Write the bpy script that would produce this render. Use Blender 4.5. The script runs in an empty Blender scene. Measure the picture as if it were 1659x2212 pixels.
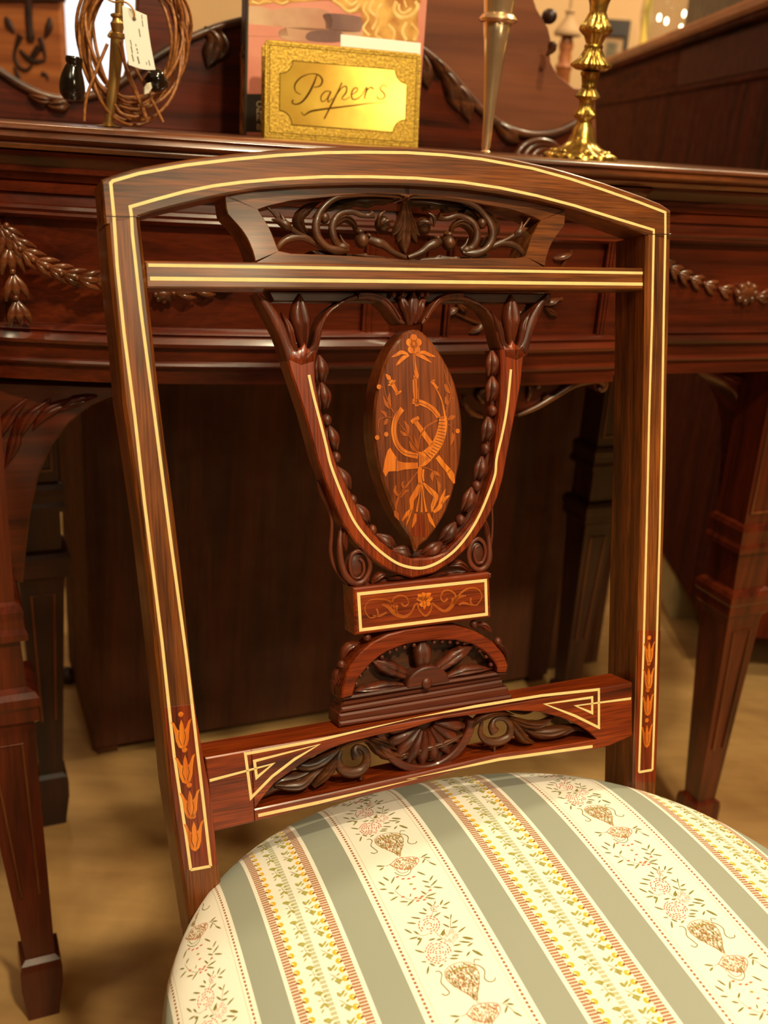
import bpy, bmesh, math, random
import numpy as np
from math import sin, cos, pi, atan, radians, sqrt
from mathutils import Matrix, Vector
random.seed(7)
S = bpy.context.scene
COL = S.collection

# ---------------------------------------------------------------- camera
FPX = 2200.0; CX, CY = 829.5, 1106.0; HC = 0.87
CAM = np.array([0.0, 0.0, HC])
SL = (660 - 303) / (5950 - 912.0); TH = atan(SL)
PITCH = atan((CY - (303 + SL * (CX - 912))) * cos(TH) / FPX)
_F = np.array([0, cos(PITCH), -sin(PITCH)]); _U0 = np.array([0, sin(PITCH), cos(PITCH)]); _R0 = np.array([1.0, 0, 0])
_R = cos(TH) * _R0 + sin(TH) * _U0; _U = -sin(TH) * _R0 + cos(TH) * _U0
cd = bpy.data.cameras.new('camera'); cam = bpy.data.objects.new('camera', cd); COL.objects.link(cam)
cam.matrix_world = Matrix(((_R[0], _U[0], -_F[0], 0), (_R[1], _U[1], -_F[1], 0), (_R[2], _U[2], -_F[2], HC), (0, 0, 0, 1)))
cd.sensor_fit = 'VERTICAL'; cd.sensor_height = 17.3; cd.sensor_width = 13.0; cd.lens = 17.3 * FPX / 2212
cd.clip_start = 0.02; cd.clip_end = 50
cd.dof.use_dof = True; cd.dof.focus_distance = 0.68; cd.dof.aperture_fstop = 4.0
S.camera = cam
# ---------------------------------------------------------------- colour management, world, lamps
S.view_settings.view_transform = 'Standard'; S.view_settings.look = 'None'
S.view_settings.exposure = 0.0; S.view_settings.gamma = 1.0; S.view_settings.use_curve_mapping = False
w = bpy.data.worlds.new('room_air'); S.world = w; w.use_nodes = True
w.node_tree.nodes['Background'].inputs[0].default_value = (1.0, 0.62, 0.25, 1); w.node_tree.nodes['Background'].inputs[1].default_value = 0.02

def area(name, loc, target, size, power, col=(1.0, 0.86, 0.54), sy=None, spread=None):
    l = bpy.data.lights.new(name, 'AREA'); l.energy = power; l.color = col; l.shape = 'DISK' if sy is None else 'RECTANGLE'; l.size = size
    if sy: l.size_y = sy
    if spread: l.spread = spread
    o = bpy.data.objects.new(name, l); COL.objects.link(o); o.location = loc
    o.rotation_euler = (Vector(target) - Vector(loc)).to_track_quat('-Z', 'Y').to_euler(); return o
area('ceiling_spot_key', (0.75, -0.75, 2.5), (0.15, 0.45, 0.5), 0.16, 47)
area('ceiling_spot_left', (-0.9, 0.15, 2.55), (-0.2, 1.0, 0.6), 0.12, 2.5)
area('ceiling_spot_shelf', (0.5, 0.35, 2.55), (0.15, 1.3, 0.95), 0.12, 22)
area('ceiling_spot_floor', (1.2, 2.0, 2.55), (0.9, 1.9, 0.0), 0.12, 38)
area('ceiling_spot_rear', (-0.9, 2.5, 2.55), (-0.8, 3.2, 1.2), 0.3, 12)
area('ceiling_spot_right_wall', (1.2, 2.9, 2.55), (0.9, 3.6, 1.2), 0.3, 16)
area('ceiling_soft_front', (-0.2, -1.4, 2.5), (0.1, 0.8, 0.6), 0.8, 6)
area('shop_lamp', (1.214, -0.804, 1.538), (0.02, 1.06, 0.96), 0.07, 1.0)
area('sheen_fill_right', (2.1, -1.75, 1.95), (0.1, 0.7, 0.6), 0.9, 14, sy=0.5)  # added area light that puts a sheen on the chair back, no real fixture

# ---------------------------------------------------------------- projection helpers (photograph pixel -> point on a real plane)
def ray(x, y): return _R * (x - CX) / FPX - _U * (y - CY) / FPX + _F
def atY(x, y, Y): d = ray(x, y); return CAM + d * Y / d[1]
def atZ(x, y, z): d = ray(x, y); return CAM + d * (z - HC) / d[2]
def atX(x, y, X): d = ray(x, y); return CAM + d * X / d[0]

class Frame:
    def __init__(s, O, X, Y, Z): s.O, s.X, s.Y, s.Z = [np.array(a, float) for a in (O, X, Y, Z)]
    def w(s, p): return s.O + p[0] * s.X + p[1] * s.Y + p[2] * s.Z
    def px(s, x, y, c=0.0):                      # pixel -> local (a, b) on the plane at local depth c
        d = ray(x, y); t = ((s.O - CAM) @ s.Z + c) / (d @ s.Z); P = CAM + d * t - s.O
        return (float(P @ s.X), float(P @ s.Y))
    def pts(s, L, c=0.0): return [s.px(x, y, c) for x, y in L]
WORLD = Frame((0, 0, 0), (1, 0, 0), (0, 1, 0), (0, 0, 1))
# chair back frame: u across, v up the raked back, w towards the sitter
_u = ray(5950, 660); _u[2] = 0; _u /= np.linalg.norm(_u)
_n0 = np.array([_u[1], -_u[0], 0.0]); _rk = radians(14)
_v = np.array([0, 0, 1.0]) * cos(_rk) - _n0 * sin(_rk); _n = _n0 * cos(_rk) + np.array([0, 0, 1.0]) * sin(_rk)
_d = ray(868, 318); _O = CAM + _d * (-0.6073870272660327 / (_d @ _n)) + 0.014 * _u
CH = Frame(_O, _u, _v, _n)
SEAT = Frame((_O[0], _O[1], 0), _n0 * 0 + _u, -_n0, (0, 0, 1))      # a across, b to the back, z up from the floor
# sideboard frame: a along the front, b height above the floor, c out of the front
_az = radians(24.6); _du = np.array([cos(_az), sin(_az), 0]); _dn = np.array([sin(_az), -cos(_az), 0])
DK = Frame((-.32, .80, 0), _du, (0, 0, 1), _dn)

def zm(x0, y0, s): return lambda L: [(x0 + s * a, y0 + s * b) for a, b in L]
z3 = zm(440, 380, .5063); z4 = zm(540, 600, .4099); z5 = zm(640, 1000, .3134); z6 = zm(680, 1200, .2773)
z7 = zm(360, 1420, .3255); z8 = zm(880, 1340, .3617); z9 = zm(780, 680, .2351); zt = zm(440, 380, .2773)

# ---------------------------------------------------------------- materials
def srgb(c):
    c = [x / 255.0 for x in c]; return tuple((x / 12.92 if x <= .04045 else ((x + .055) / 1.055) ** 2.4) for x in c) + (1.0,)
def newmat(name):
    m = bpy.data.materials.new(name); m.use_nodes = True; nt = m.node_tree; b = nt.nodes['Principled BSDF']; return m, nt, b
def node(nt, t, **k):
    n = nt.nodes.new(t)
    for a, v in k.items(): setattr(n, a, v)
    return n
def wood(name, dark, mid, light, rough=.3, coat=.25, fig=9.0, bump=.12, streak=.55, spec=.5):
    m, nt, b = newmat(name); L = nt.links.new
    at = node(nt, 'ShaderNodeAttribute', attribute_name='gco')
    mp = node(nt, 'ShaderNodeMapping'); mp.inputs['Scale'].default_value = (fig * .45, fig * 6, fig * 6); L(at.outputs['Vector'], mp.inputs[0])
    n1 = node(nt, 'ShaderNodeTexNoise'); n1.inputs['Scale'].default_value = 1.0; n1.inputs['Detail'].default_value = 6; n1.inputs['Distortion'].default_value = 1.4; L(mp.outputs[0], n1.inputs['Vector'])
    r = node(nt, 'ShaderNodeValToRGB'); e = r.color_ramp.elements
    e[0].position = .28; e[0].color = srgb(dark); e[1].position = .72; e[1].color = srgb(light); k = e.new(.5); k.color = srgb(mid); L(n1.outputs[0], r.inputs[0])
    mp2 = node(nt, 'ShaderNodeMapping'); mp2.inputs['Scale'].default_value = (fig * 3, fig * 90, fig * 90); L(at.outputs['Vector'], mp2.inputs[0])
    n2 = node(nt, 'ShaderNodeTexNoise'); n2.inputs['Scale'].default_value = 1.0; n2.inputs['Detail'].default_value = 3; L(mp2.outputs[0], n2.inputs['Vector'])
    r2 = node(nt, 'ShaderNodeValToRGB'); r2.color_ramp.elements[0].position = .35; r2.color_ramp.elements[0].color = (1 - streak,) * 3 + (1,); r2.color_ramp.elements[1].position = .6; r2.color_ramp.elements[1].color = (1, 1, 1, 1); L(n2.outputs[0], r2.inputs[0])
    mx = node(nt, 'ShaderNodeMix', data_type='RGBA', blend_type='MULTIPLY'); mx.inputs[0].default_value = 1; L(r.outputs[0], mx.inputs[6]); L(r2.outputs[0], mx.inputs[7])
    L(mx.outputs[2], b.inputs['Base Color'])
    bp = node(nt, 'ShaderNodeBump'); bp.inputs['Strength'].default_value = bump; bp.inputs['Distance'].default_value = .0004; L(n2.outputs[0], bp.inputs['Height']); L(bp.outputs[0], b.inputs['Normal'])
    n3 = node(nt, 'ShaderNodeTexNoise'); n3.inputs['Scale'].default_value = 35; L(at.outputs['Vector'], n3.inputs['Vector'])
    mr = node(nt, 'ShaderNodeMapRange'); mr.inputs[3].default_value = rough * .75; mr.inputs[4].default_value = rough * 1.35; L(n3.outputs[0], mr.inputs[0]); L(mr.outputs[0], b.inputs['Roughness'])
    b.inputs['Coat Weight'].default_value = coat; b.inputs['Coat Roughness'].default_value = .12; b.inputs['Specular IOR Level'].default_value = spec
    return m
def plain(name, col, rough=.5, metal=0.0, noise=0.0, scale=30, coat=0, bump=0, emit=None, trans=0, col2=None):
    m, nt, b = newmat(name); L = nt.links.new
    b.inputs['Roughness'].default_value = rough; b.inputs['Metallic'].default_value = metal; b.inputs['Coat Weight'].default_value = coat
    at = node(nt, 'ShaderNodeAttribute', attribute_name='gco')
    n1 = node(nt, 'ShaderNodeTexNoise'); n1.inputs['Scale'].default_value = scale; n1.inputs['Detail'].default_value = 5; L(at.outputs['Vector'], n1.inputs['Vector'])
    r = node(nt, 'ShaderNodeValToRGB'); c = srgb(col); c2 = srgb(col2) if col2 else tuple(x * (1 - noise) for x in c[:3]) + (1,)
    r.color_ramp.elements[0].position = .35; r.color_ramp.elements[0].color = c2; r.color_ramp.elements[1].position = .65; r.color_ramp.elements[1].color = c
    L(n1.outputs[0], r.inputs[0]); L(r.outputs[0], b.inputs['Base Color'])
    if bump:
        bp = node(nt, 'ShaderNodeBump'); bp.inputs['Strength'].default_value = bump; bp.inputs['Distance'].default_value = .001; L(n1.outputs[0], bp.inputs['Height']); L(bp.outputs[0], b.inputs['Normal'])
    if emit: b.inputs['Emission Color'].default_value = srgb(col); b.inputs['Emission Strength'].default_value = emit
    if trans: b.inputs['Transmission Weight'].default_value = trans; b.inputs['IOR'].default_value = 1.45
    return m
M = {}
M['rose'] = wood('rosewood', (48, 22, 7), (120, 62, 20), (150, 82, 30), rough=.34, coat=.25)
M['rosered'] = wood('red_rosewood', (68, 22, 6), (130, 46, 11), (156, 64, 18), rough=.32, coat=.3)
M['carved'] = wood('carved_walnut', (36, 17, 6), (80, 40, 14), (110, 58, 22), rough=.42, coat=.12, streak=.3)
M['carvedred'] = wood('carved_red_walnut', (46, 16, 6), (90, 34, 12), (116, 48, 18), rough=.45, coat=.1, streak=.3)
M['box'] = plain('boxwood_stringing', (242, 212, 146), .42, noise=.12, scale=120)
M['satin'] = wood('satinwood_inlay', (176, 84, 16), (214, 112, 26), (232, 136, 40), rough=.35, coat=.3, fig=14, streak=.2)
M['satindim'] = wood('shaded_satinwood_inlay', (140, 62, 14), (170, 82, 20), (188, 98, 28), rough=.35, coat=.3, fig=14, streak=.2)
M['ovalwood'] = wood('oval_veneer', (88, 38, 12), (122, 56, 19), (148, 72, 27), rough=.3, coat=.35, fig=7)
M['cutline'] = plain('engraved_line', (84, 36, 10), .6)
M['mahog'] = wood('mahogany', (40, 13, 6), (84, 28, 11), (104, 38, 15), rough=.3, coat=.3, fig=5, streak=.3, spec=.35)
M['cabwood'] = wood('matt_mahogany', (44, 14, 6), (84, 30, 12), (100, 38, 16), rough=.75, coat=0, fig=5, streak=.3, spec=.08)
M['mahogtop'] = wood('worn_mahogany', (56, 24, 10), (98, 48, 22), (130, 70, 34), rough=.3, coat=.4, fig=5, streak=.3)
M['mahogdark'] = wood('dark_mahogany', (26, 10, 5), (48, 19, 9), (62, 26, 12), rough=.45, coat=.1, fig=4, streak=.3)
M['backwood'] = wood('gallery_wood', (90, 42, 20), (118, 62, 32), (140, 80, 44), rough=.6, coat=.05, fig=2, streak=.15)
M['frontboard'] = wood('pale_satin_board', (120, 58, 26), (176, 98, 48), (196, 118, 62), rough=.5, coat=.1, fig=3, streak=.2)
M['brass'] = plain('polished_brass', (214, 178, 92), .27, .95, scale=45, col2=(150, 116, 50))
M['oldbrass'] = plain('dull_brass', (200, 158, 92), .38, .85, noise=.3, scale=40)
M['etched'] = plain('etched_brass', (206, 166, 60), .42, .6, scale=420, bump=.35, col2=(150, 112, 34))
M['platebrass'] = plain('brass_plate', (226, 184, 70), .17, .5, scale=22, col2=(204, 154, 52))
M['engrave'] = plain('engraved_groove', (70, 46, 14), .9); M['engrave'].node_tree.nodes['Principled BSDF'].inputs['Specular IOR Level'].default_value = 0.05
M['silver'] = plain('silver_plate', (240, 208, 166), .24, .85, noise=.2, scale=30)
M['cord'] = plain('brown_silk_flex', (170, 104, 48), .5, noise=.5, scale=300, bump=.3)
M['string'] = plain('straw_string', (196, 146, 72), .8)
M['bake'] = plain('black_bakelite', (20, 14, 10), .12, coat=.5)
M['paper'] = plain('white_paper', (248, 244, 234), .7)
M['ink'] = plain('grey_ink', (130, 120, 100), .8)
M['white'] = plain('white_ceramic', (222, 212, 190), .4)
M['pinkmarble'] = plain('pink_marble_print', (236, 160, 136), .5, scale=9, col2=(214, 124, 102))
M['creammarble'] = plain('cream_marble_print', (228, 190, 150), .5, scale=14, col2=(196, 140, 112))
M['greymarble'] = plain('grey_marble_print', (160, 120, 104), .5, scale=14, col2=(120, 84, 78))
M['giltprint'] = plain('gilt_print', (240, 186, 92), .45, scale=40, col2=(176, 104, 34))
M['giltlight'] = plain('gilt_print_light', (252, 222, 146), .45, scale=60, col2=(230, 176, 92))
M['spine'] = plain('grey_book_spine', (66, 58, 46), .45)
M['spinegilt'] = plain('spine_gilt_print', (190, 120, 44), .5, scale=70, col2=(70, 34, 12))
M['slate'] = plain('dark_label_print', (44, 36, 26), .5)
M['lettering'] = plain('pale_lettering', (196, 168, 128), .6)
M['cabinetback'] = wood('stained_board', (58, 27, 9), (84, 42, 15), (98, 50, 19), rough=.7, coat=0, fig=3, streak=.3)
M['reed'] = plain('reeded_mahogany', (112, 48, 20), .6, noise=.3)
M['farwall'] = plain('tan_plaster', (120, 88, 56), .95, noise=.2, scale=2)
M['wallm'] = plain('cream_plaster', (226, 184, 136), .9, noise=.1, scale=2)
M['ceil'] = plain('ceiling_paint', (220, 200, 160), .9)
M['pic'] = plain('engraving_print', (150, 130, 92), .6, scale=60, col2=(84, 70, 50))
M['mount'] = plain('picture_mount', (190, 150, 110), .7)
M['linen'] = plain('pale_linen', (190, 170, 120), .9, noise=.2, scale=12)
M['ivory'] = plain('candle_ivory', (240, 214, 110), .5)
M['winglass'] = plain('daylight_pane', (222, 232, 250), .3, emit=.85)
M['flame'] = plain('candle_bulb', (255, 240, 200), .3, emit=9)
M['eg'] = plain('green_thread', (146, 138, 58), .75, scale=900, col2=(112, 106, 36))
M['egl'] = plain('pale_green_thread', (182, 176, 96), .75, scale=900, col2=(156, 148, 70))
M['er'] = plain('rose_thread', (214, 116, 74), .75, scale=900, col2=(196, 88, 52))
M['eo'] = plain('ochre_thread', (192, 160, 82), .75, scale=900, col2=(168, 126, 56))
M['piping'] = plain('seat_piping', (170, 110, 52), .8, noise=.3, scale=500)
g, nt, b = newmat('clear_glass'); b.inputs['Roughness'].default_value = .03; b.inputs['Transmission Weight'].default_value = 1; b.inputs['IOR'].default_value = 1.3; M['glass'] = g

def floor_mat():
    m, nt, b = newmat('worn_concrete'); L = nt.links.new
    tc = node(nt, 'ShaderNodeTexCoord')
    def nz(s, d, di=0, sc=(1, 1, 1)):
        mp = node(nt, 'ShaderNodeMapping'); mp.inputs['Scale'].default_value = sc; mp.inputs['Rotation'].default_value = (0, 0, .35); L(tc.outputs['Object'], mp.inputs[0])
        n = node(nt, 'ShaderNodeTexNoise'); n.inputs['Scale'].default_value = s; n.inputs['Detail'].default_value = d; n.inputs['Distortion'].default_value = di; L(mp.outputs[0], n.inputs['Vector']); return n
    a = nz(5, 8, .6); r = node(nt, 'ShaderNodeValToRGB'); r.color_ramp.elements[0].position = .3; r.color_ramp.elements[0].color = srgb((150, 108, 62)); r.color_ramp.elements[1].position = .7; r.color_ramp.elements[1].color = srgb((204, 162, 104)); L(a.outputs[0], r.inputs[0])
    c = nz(9, 4, .3, (1, 6, 1)); r2 = node(nt, 'ShaderNodeValToRGB'); r2.color_ramp.elements[0].position = .3; r2.color_ramp.elements[0].color = (.82, .79, .75, 1); r2.color_ramp.elements[1].position = .6; r2.color_ramp.elements[1].color = (1, 1, 1, 1); L(c.outputs[0], r2.inputs[0])
    mx = node(nt, 'ShaderNodeMix', data_type='RGBA', blend_type='MULTIPLY'); mx.inputs[0].default_value = .8; L(r.outputs[0], mx.inputs[6]); L(r2.outputs[0], mx.inputs[7]); L(mx.outputs[2], b.inputs['Base Color'])
    bp = node(nt, 'ShaderNodeBump'); bp.inputs['Strength'].default_value = .3; bp.inputs['Distance'].default_value = .004; L(a.outputs[0], bp.inputs['Height']); L(bp.outputs[0], b.inputs['Normal'])
    b.inputs['Roughness'].default_value = .55; return m
M['floor'] = floor_mat()

# brocade: gco = (s across the stripes, t along them, 0)
F0, PER = -.0917, .153
def brocade():
    m, nt, b = newmat('striped_brocade'); L = nt.links.new
    at = node(nt, 'ShaderNodeAttribute', attribute_name='gco'); sp = node(nt, 'ShaderNodeSeparateXYZ'); L(at.outputs['Vector'], sp.inputs[0])
    def mth(op, *a):
        n = node(nt, 'ShaderNodeMath', operation=op)
        for i, v in enumerate(a):
            if isinstance(v, (int, float)): n.inputs[i].default_value = v
            else: L(v, n.inputs[i])
        return n.outputs[0]
    s, t = sp.outputs[0], sp.outputs[1]
    q = mth('FLOORED_MODULO', mth('SUBTRACT', s, F0), PER)
    def rng(x, a, c):  return mth('MULTIPLY', mth('GREATER_THAN', x, a), mth('LESS_THAN', x, c))
    def per(x, p): return mth('DIVIDE', mth('FLOORED_MODULO', x, p), p)
    col = None
    cream = (244, 237, 226); grey = (154, 157, 144)
    def mixc(prev, fac, c):
        n = node(nt, 'ShaderNodeMix', data_type='RGBA'); L(fac, n.inputs[0])
        if isinstance(prev, tuple): n.inputs[6].default_value = srgb(prev)
        else: L(prev, n.inputs[6])
        n.inputs[7].default_value = srgb(c); return n.outputs[2]
    g = mth('ADD', rng(q, .060, .0815), rng(q, .1305, .2)); col = mixc(cream, g, grey)
    df = mth('SUBTRACT', .030, mth('ABSOLUTE', mth('SUBTRACT', q, .030)))          # distance from either edge of the floral stripe
    col = mixc(col, mth('MULTIPLY', rng(df, .0030, .0045), mth('LESS_THAN', per(t, .0029), .58)), (160, 96, 44))
    col = mixc(col, mth('MULTIPLY', rng(df, .0066, .0070), mth('LESS_THAN', per(t, .0012), .6)), (176, 160, 90))
    bc = mth('ABSOLUTE', mth('SUBTRACT', q, .1060)); db = mth('SUBTRACT', .0245, bc)  # distance from either edge of the beaded stripe
    inb = rng(q, .0815, .1305)
    comb = mth('MULTIPLY', inb, mth('MULTIPLY', rng(db, .0028, .0082), mth('LESS_THAN', per(t, .0022), .72)))
    thread = mth('LESS_THAN', per(db, .0010), .9)
    col = mixc(col, mth('MULTIPLY', comb, thread), (164, 96, 38))
    bp_ = .0066; tt = mth('SUBTRACT', mth('MULTIPLY', per(mth('ADD', t, .0011), bp_), bp_), bp_ / 2); dd = mth('SUBTRACT', db, .0104)
    rad = mth('SQRT', mth('ADD', mth('MULTIPLY', tt, tt), mth('MULTIPLY', dd, dd)))
    col = mixc(col, mth('MULTIPLY', inb, mth('LESS_THAN', rad, .0021)), (232, 182, 40))
    d2 = mth('SUBTRACT', db, .0097); t2 = mth('ADD', tt, .0003); rad2 = mth('SQRT', mth('ADD', mth('MULTIPLY', t2, t2), mth('MULTIPLY', d2, d2)))
    col = mixc(col, mth('MULTIPLY', inb, mth('LESS_THAN', rad2, .0007)), (252, 236, 176))
    stem = mth('MULTIPLY', rng(db, .0080, .0100), mth('LESS_THAN', mth('ABSOLUTE', mth('ADD', tt, mth('MULTIPLY', mth('SUBTRACT', db, .0072), -.35))), .0006))
    col = mixc(col, mth('MULTIPLY', inb, stem), (122, 60, 24))
    lad = mth('MULTIPLY', mth('MULTIPLY', inb, mth('LESS_THAN', bc, .0020)), mth('LESS_THAN', per(t, .0031), .72))
    col = mixc(col, lad, (190, 188, 154))
    L(col, b.inputs['Base Color']); b.inputs['Roughness'].default_value = .62
    b.inputs['Sheen Weight'].default_value = .12
    wv = node(nt, 'ShaderNodeTexNoise'); wv.inputs['Scale'].default_value = 2200; wv.inputs['Detail'].default_value = 1; L(at.outputs['Vector'], wv.inputs['Vector'])
    bm_ = node(nt, 'ShaderNodeBump'); bm_.inputs['Strength'].default_value = .35; bm_.inputs['Distance'].default_value = .0003; L(wv.outputs[0], bm_.inputs['Height']); L(bm_.outputs[0], b.inputs['Normal'])
    return m
M['brocade'] = brocade()

# ---------------------------------------------------------------- mesh building
def wloc(o):
    p = np.zeros(3)
    while o is not None: p = p + np.array(o.location); o = o.parent
    return p
def tag(o, label=None, cat=None, group=None, kind=None):
    if label: o['label'] = label
    if cat: o['category'] = cat
    if group: o['group'] = group
    if kind: o['kind'] = kind
    return o
def thing(name, loc, label, cat, group=None):
    o = bpy.data.objects.new(name, None); COL.objects.link(o); o.location = tuple(float(x) for x in loc); o.empty_display_size = .05
    return tag(o, label, cat, group)
class MB:
    def __init__(s, fr=WORLD, grain='u'): s.fr, s.v, s.f, s.g, s.grain = fr, [], [], None, grain
    def add(s, V, F):
        k = len(s.v); s.v += [tuple(map(float, p)) for p in V]; s.f += [tuple(i + k for i in f) for f in F]; return s
    def build(s, name, mat, parent=None, smooth=False, angle=40):
        if not s.v: return None
        me = bpy.data.meshes.new(name); A = np.array(s.v); Wd = s.fr.O + A[:, :1] * s.fr.X + A[:, 1:2] * s.fr.Y + A[:, 2:3] * s.fr.Z
        base = wloc(parent) if parent else np.zeros(3)
        ctr = np.zeros(3)
        if parent is None or True:
            ctr = (Wd.min(0) + Wd.max(0)) / 2; ctr[2] = Wd[:, 2].min() if parent is None else ctr[2]
        me.from_pydata((Wd - ctr).tolist(), [], s.f)
        bm = bmesh.new(); bm.from_mesh(me); bmesh.ops.recalc_face_normals(bm, faces=bm.faces); bm.to_mesh(me); bm.free()
        G = A if s.g is None else np.array(s.g)
        if s.g is None:
            if s.grain == 'v': G = A[:, [1, 0, 2]]
            elif s.grain == 'w': G = A[:, [2, 1, 0]]
        a = me.attributes.new('gco', 'FLOAT_VECTOR', 'POINT'); a.data.foreach_set('vector', G.astype(np.float32).ravel())
        me.materials.append(mat)
        if smooth:
            me.polygons.foreach_set('use_smooth', [True] * len(me.polygons))
            if angle < 180: me.set_sharp_from_angle(angle=radians(angle))
        o = bpy.data.objects.new(name, me); COL.objects.link(o)
        o.location = tuple(float(x) for x in (ctr - base))
        if parent: o.parent = parent
        return o
def spline(P, n=8, closed=False):
    P = [np.array(p, float) for p in P]; m = len(P); out = []
    if m < 3: return P
    R = range(m if closed else m - 1)
    for i in R:
        if closed: a, b, c, d = P[(i - 1) % m], P[i], P[(i + 1) % m], P[(i + 2) % m]
        else: a, b, c, d = P[max(i - 1, 0)], P[i], P[min(i + 1, m - 1)], P[min(i + 2, m - 1)]
        for k in range(n):
            t = k / n; out.append(.5 * ((2 * b) + (c - a) * t + (2 * a - 5 * b + 4 * c - d) * t * t + (3 * b - a - 3 * c + d) * t ** 3))
    if not closed: out.append(P[-1])
    return out
def resample(P, n):
    P = np.array(P, float); d = np.r_[0, np.cumsum(np.linalg.norm(np.diff(P, axis=0), axis=1))]; t = np.linspace(0, d[-1], n)
    return np.stack([np.interp(t, d, P[:, k]) for k in range(P.shape[1])], 1)
def band(mb, A, B, w0, w1, bev=.0008, n=None, closed=False):
    """solid strip between outlines A and B (2D), from depth w0 (back) to w1 (front) with eased front edges"""
    if n: A, B = resample(A, n), resample(B, n)
    A, B = np.array(A, float), np.array(B, float); m = len(A); V = []
    for i in range(m):
        a, b = A[i], B[i]; d = b - a; L = np.linalg.norm(d) + 1e-9; e = d / L * min(bev, L * .3)
        V += [(a[0], a[1], w0), (a[0], a[1], w1 - bev), (*(a + e), w1), (*(b - e), w1), (b[0], b[1], w1 - bev), (b[0], b[1], w0)]
    F = []
    for i in range(m if closed else m - 1):
        k, l = 6 * i, 6 * ((i + 1) % m)
        for j in range(6): F.append((k + j, k + (j + 1) % 6, l + (j + 1) % 6, l + j))
    if not closed: F += [tuple(range(6)), tuple(range(6 * m - 6, 6 * m))]
    return mb.add(V, F)
def offset(P, d, closed=False):
    P = np.array(P, float); m = len(P); out = []
    for i in range(m):
        if closed: a, c = P[(i - 1) % m], P[(i + 1) % m]
        else: a, c = P[max(i - 1, 0)], P[min(i + 1, m - 1)]
        b = P[i]; t1 = b - a; t2 = c - b
        def nr(t): L = np.linalg.norm(t); return np.array([-t[1], t[0]]) / L if L > 1e-9 else None
        n1, n2 = nr(t1), nr(t2)
        if n1 is None: n1 = n2
        if n2 is None: n2 = n1
        q = n1 + n2; L = q @ q; q = q * (2 / max(L, .5)) if L > 1e-6 else n1
        out.append(b + q * d)
    return np.array(out)
def ribbon(mb, P, width, w0, w1, closed=False, bev=0.0002):
    return band(mb, offset(P, width / 2, closed), offset(P, -width / 2, closed), w0, w1, bev, closed=closed)
def prism(mb, P, w0, w1, bev=.0008):
    P = [np.array(p, float) for p in P]; m = len(P)
    ar = sum(P[i][0] * P[(i + 1) % m][1] - P[(i + 1) % m][0] * P[i][1] for i in range(m))
    Q = offset(P, bev if ar > 0 else -bev, True)
    V = [(*p, w0) for p in P] + [(*p, w1 - bev) for p in P] + [(*q, w1) for q in Q]; F = [tuple(range(m)), tuple(range(2 * m, 3 * m))]
    for r in (0, m):
        for i in range(m): j = (i + 1) % m; F.append((r + i, r + j, r + m + j, r + m + i))
    return mb.add(V, F)
def tube(mb, P, R, n=8, flat=1.0, k=6, up=(0, 0, 1)):
    """round or flattened sweep: P points (2D gets w=0 or 3D), R radii per point"""
    P = [tuple(p) + (0,) * (3 - len(p)) for p in P]
    if isinstance(R, (int, float)): R = [R] * len(P)
    Q = spline([p + (r,) for p, r in zip(P, R)], k) if len(P) > 2 else [np.array(p + (r,)) for p, r in zip(P, R)]
    V, F = [], []; up = np.array(up, float); m = len(Q)
    for i, q in enumerate(Q):
        t = Q[min(i + 1, m - 1)][:3] - Q[max(i - 1, 0)][:3]; t = t / (np.linalg.norm(t) + 1e-12)
        s = np.cross(t, up); L = np.linalg.norm(s); s = s / L if L > 1e-6 else np.array([1.0, 0, 0]); h = np.cross(s, t); r = max(q[3], 1e-5)
        for j in range(n): a = 2 * pi * j / n; V.append(q[:3] + s * r * cos(a) + h * r * flat * sin(a))
    for i in range(m - 1):
        for j in range(n): F.append((i * n + j, i * n + (j + 1) % n, (i + 1) * n + (j + 1) % n, (i + 1) * n + j))
    F += [tuple(range(n)), tuple(range((m - 1) * n, m * n))]
    return mb.add(V, F)
def ball(mb, c, r, n=12, m=8, rot=0.0, pinch=0.0):
    if isinstance(r, (int, float)): r = (r, r, r)
    V = [(0, 1, 0)]; F = []
    for i in range(1, m):
        a = pi * i / m
        for j in range(n): b_ = 2 * pi * j / n; V.append((sin(a) * cos(b_), cos(a), sin(a) * sin(b_)))
    V.append((0, -1, 0))
    for j in range(n): F.append((0, 1 + j, 1 + (j + 1) % n)); F.append((len(V) - 1, 1 + (m - 2) * n + j, 1 + (m - 2) * n + (j + 1) % n))
    for i in range(m - 2):
        for j in range(n): F.append((1 + i * n + j, 1 + i * n + (j + 1) % n, 1 + (i + 1) * n + (j + 1) % n, 1 + (i + 1) * n + j))
    W = []
    for x, y, z in V:
        k = 1 - pinch * y; x, y, z = x * r[0] * k, y * r[1], z * r[2]
        W.append((c[0] + x * cos(rot) - y * sin(rot), c[1] + x * sin(rot) + y * cos(rot), c[2] + z))
    return mb.add(W, F)
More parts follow.
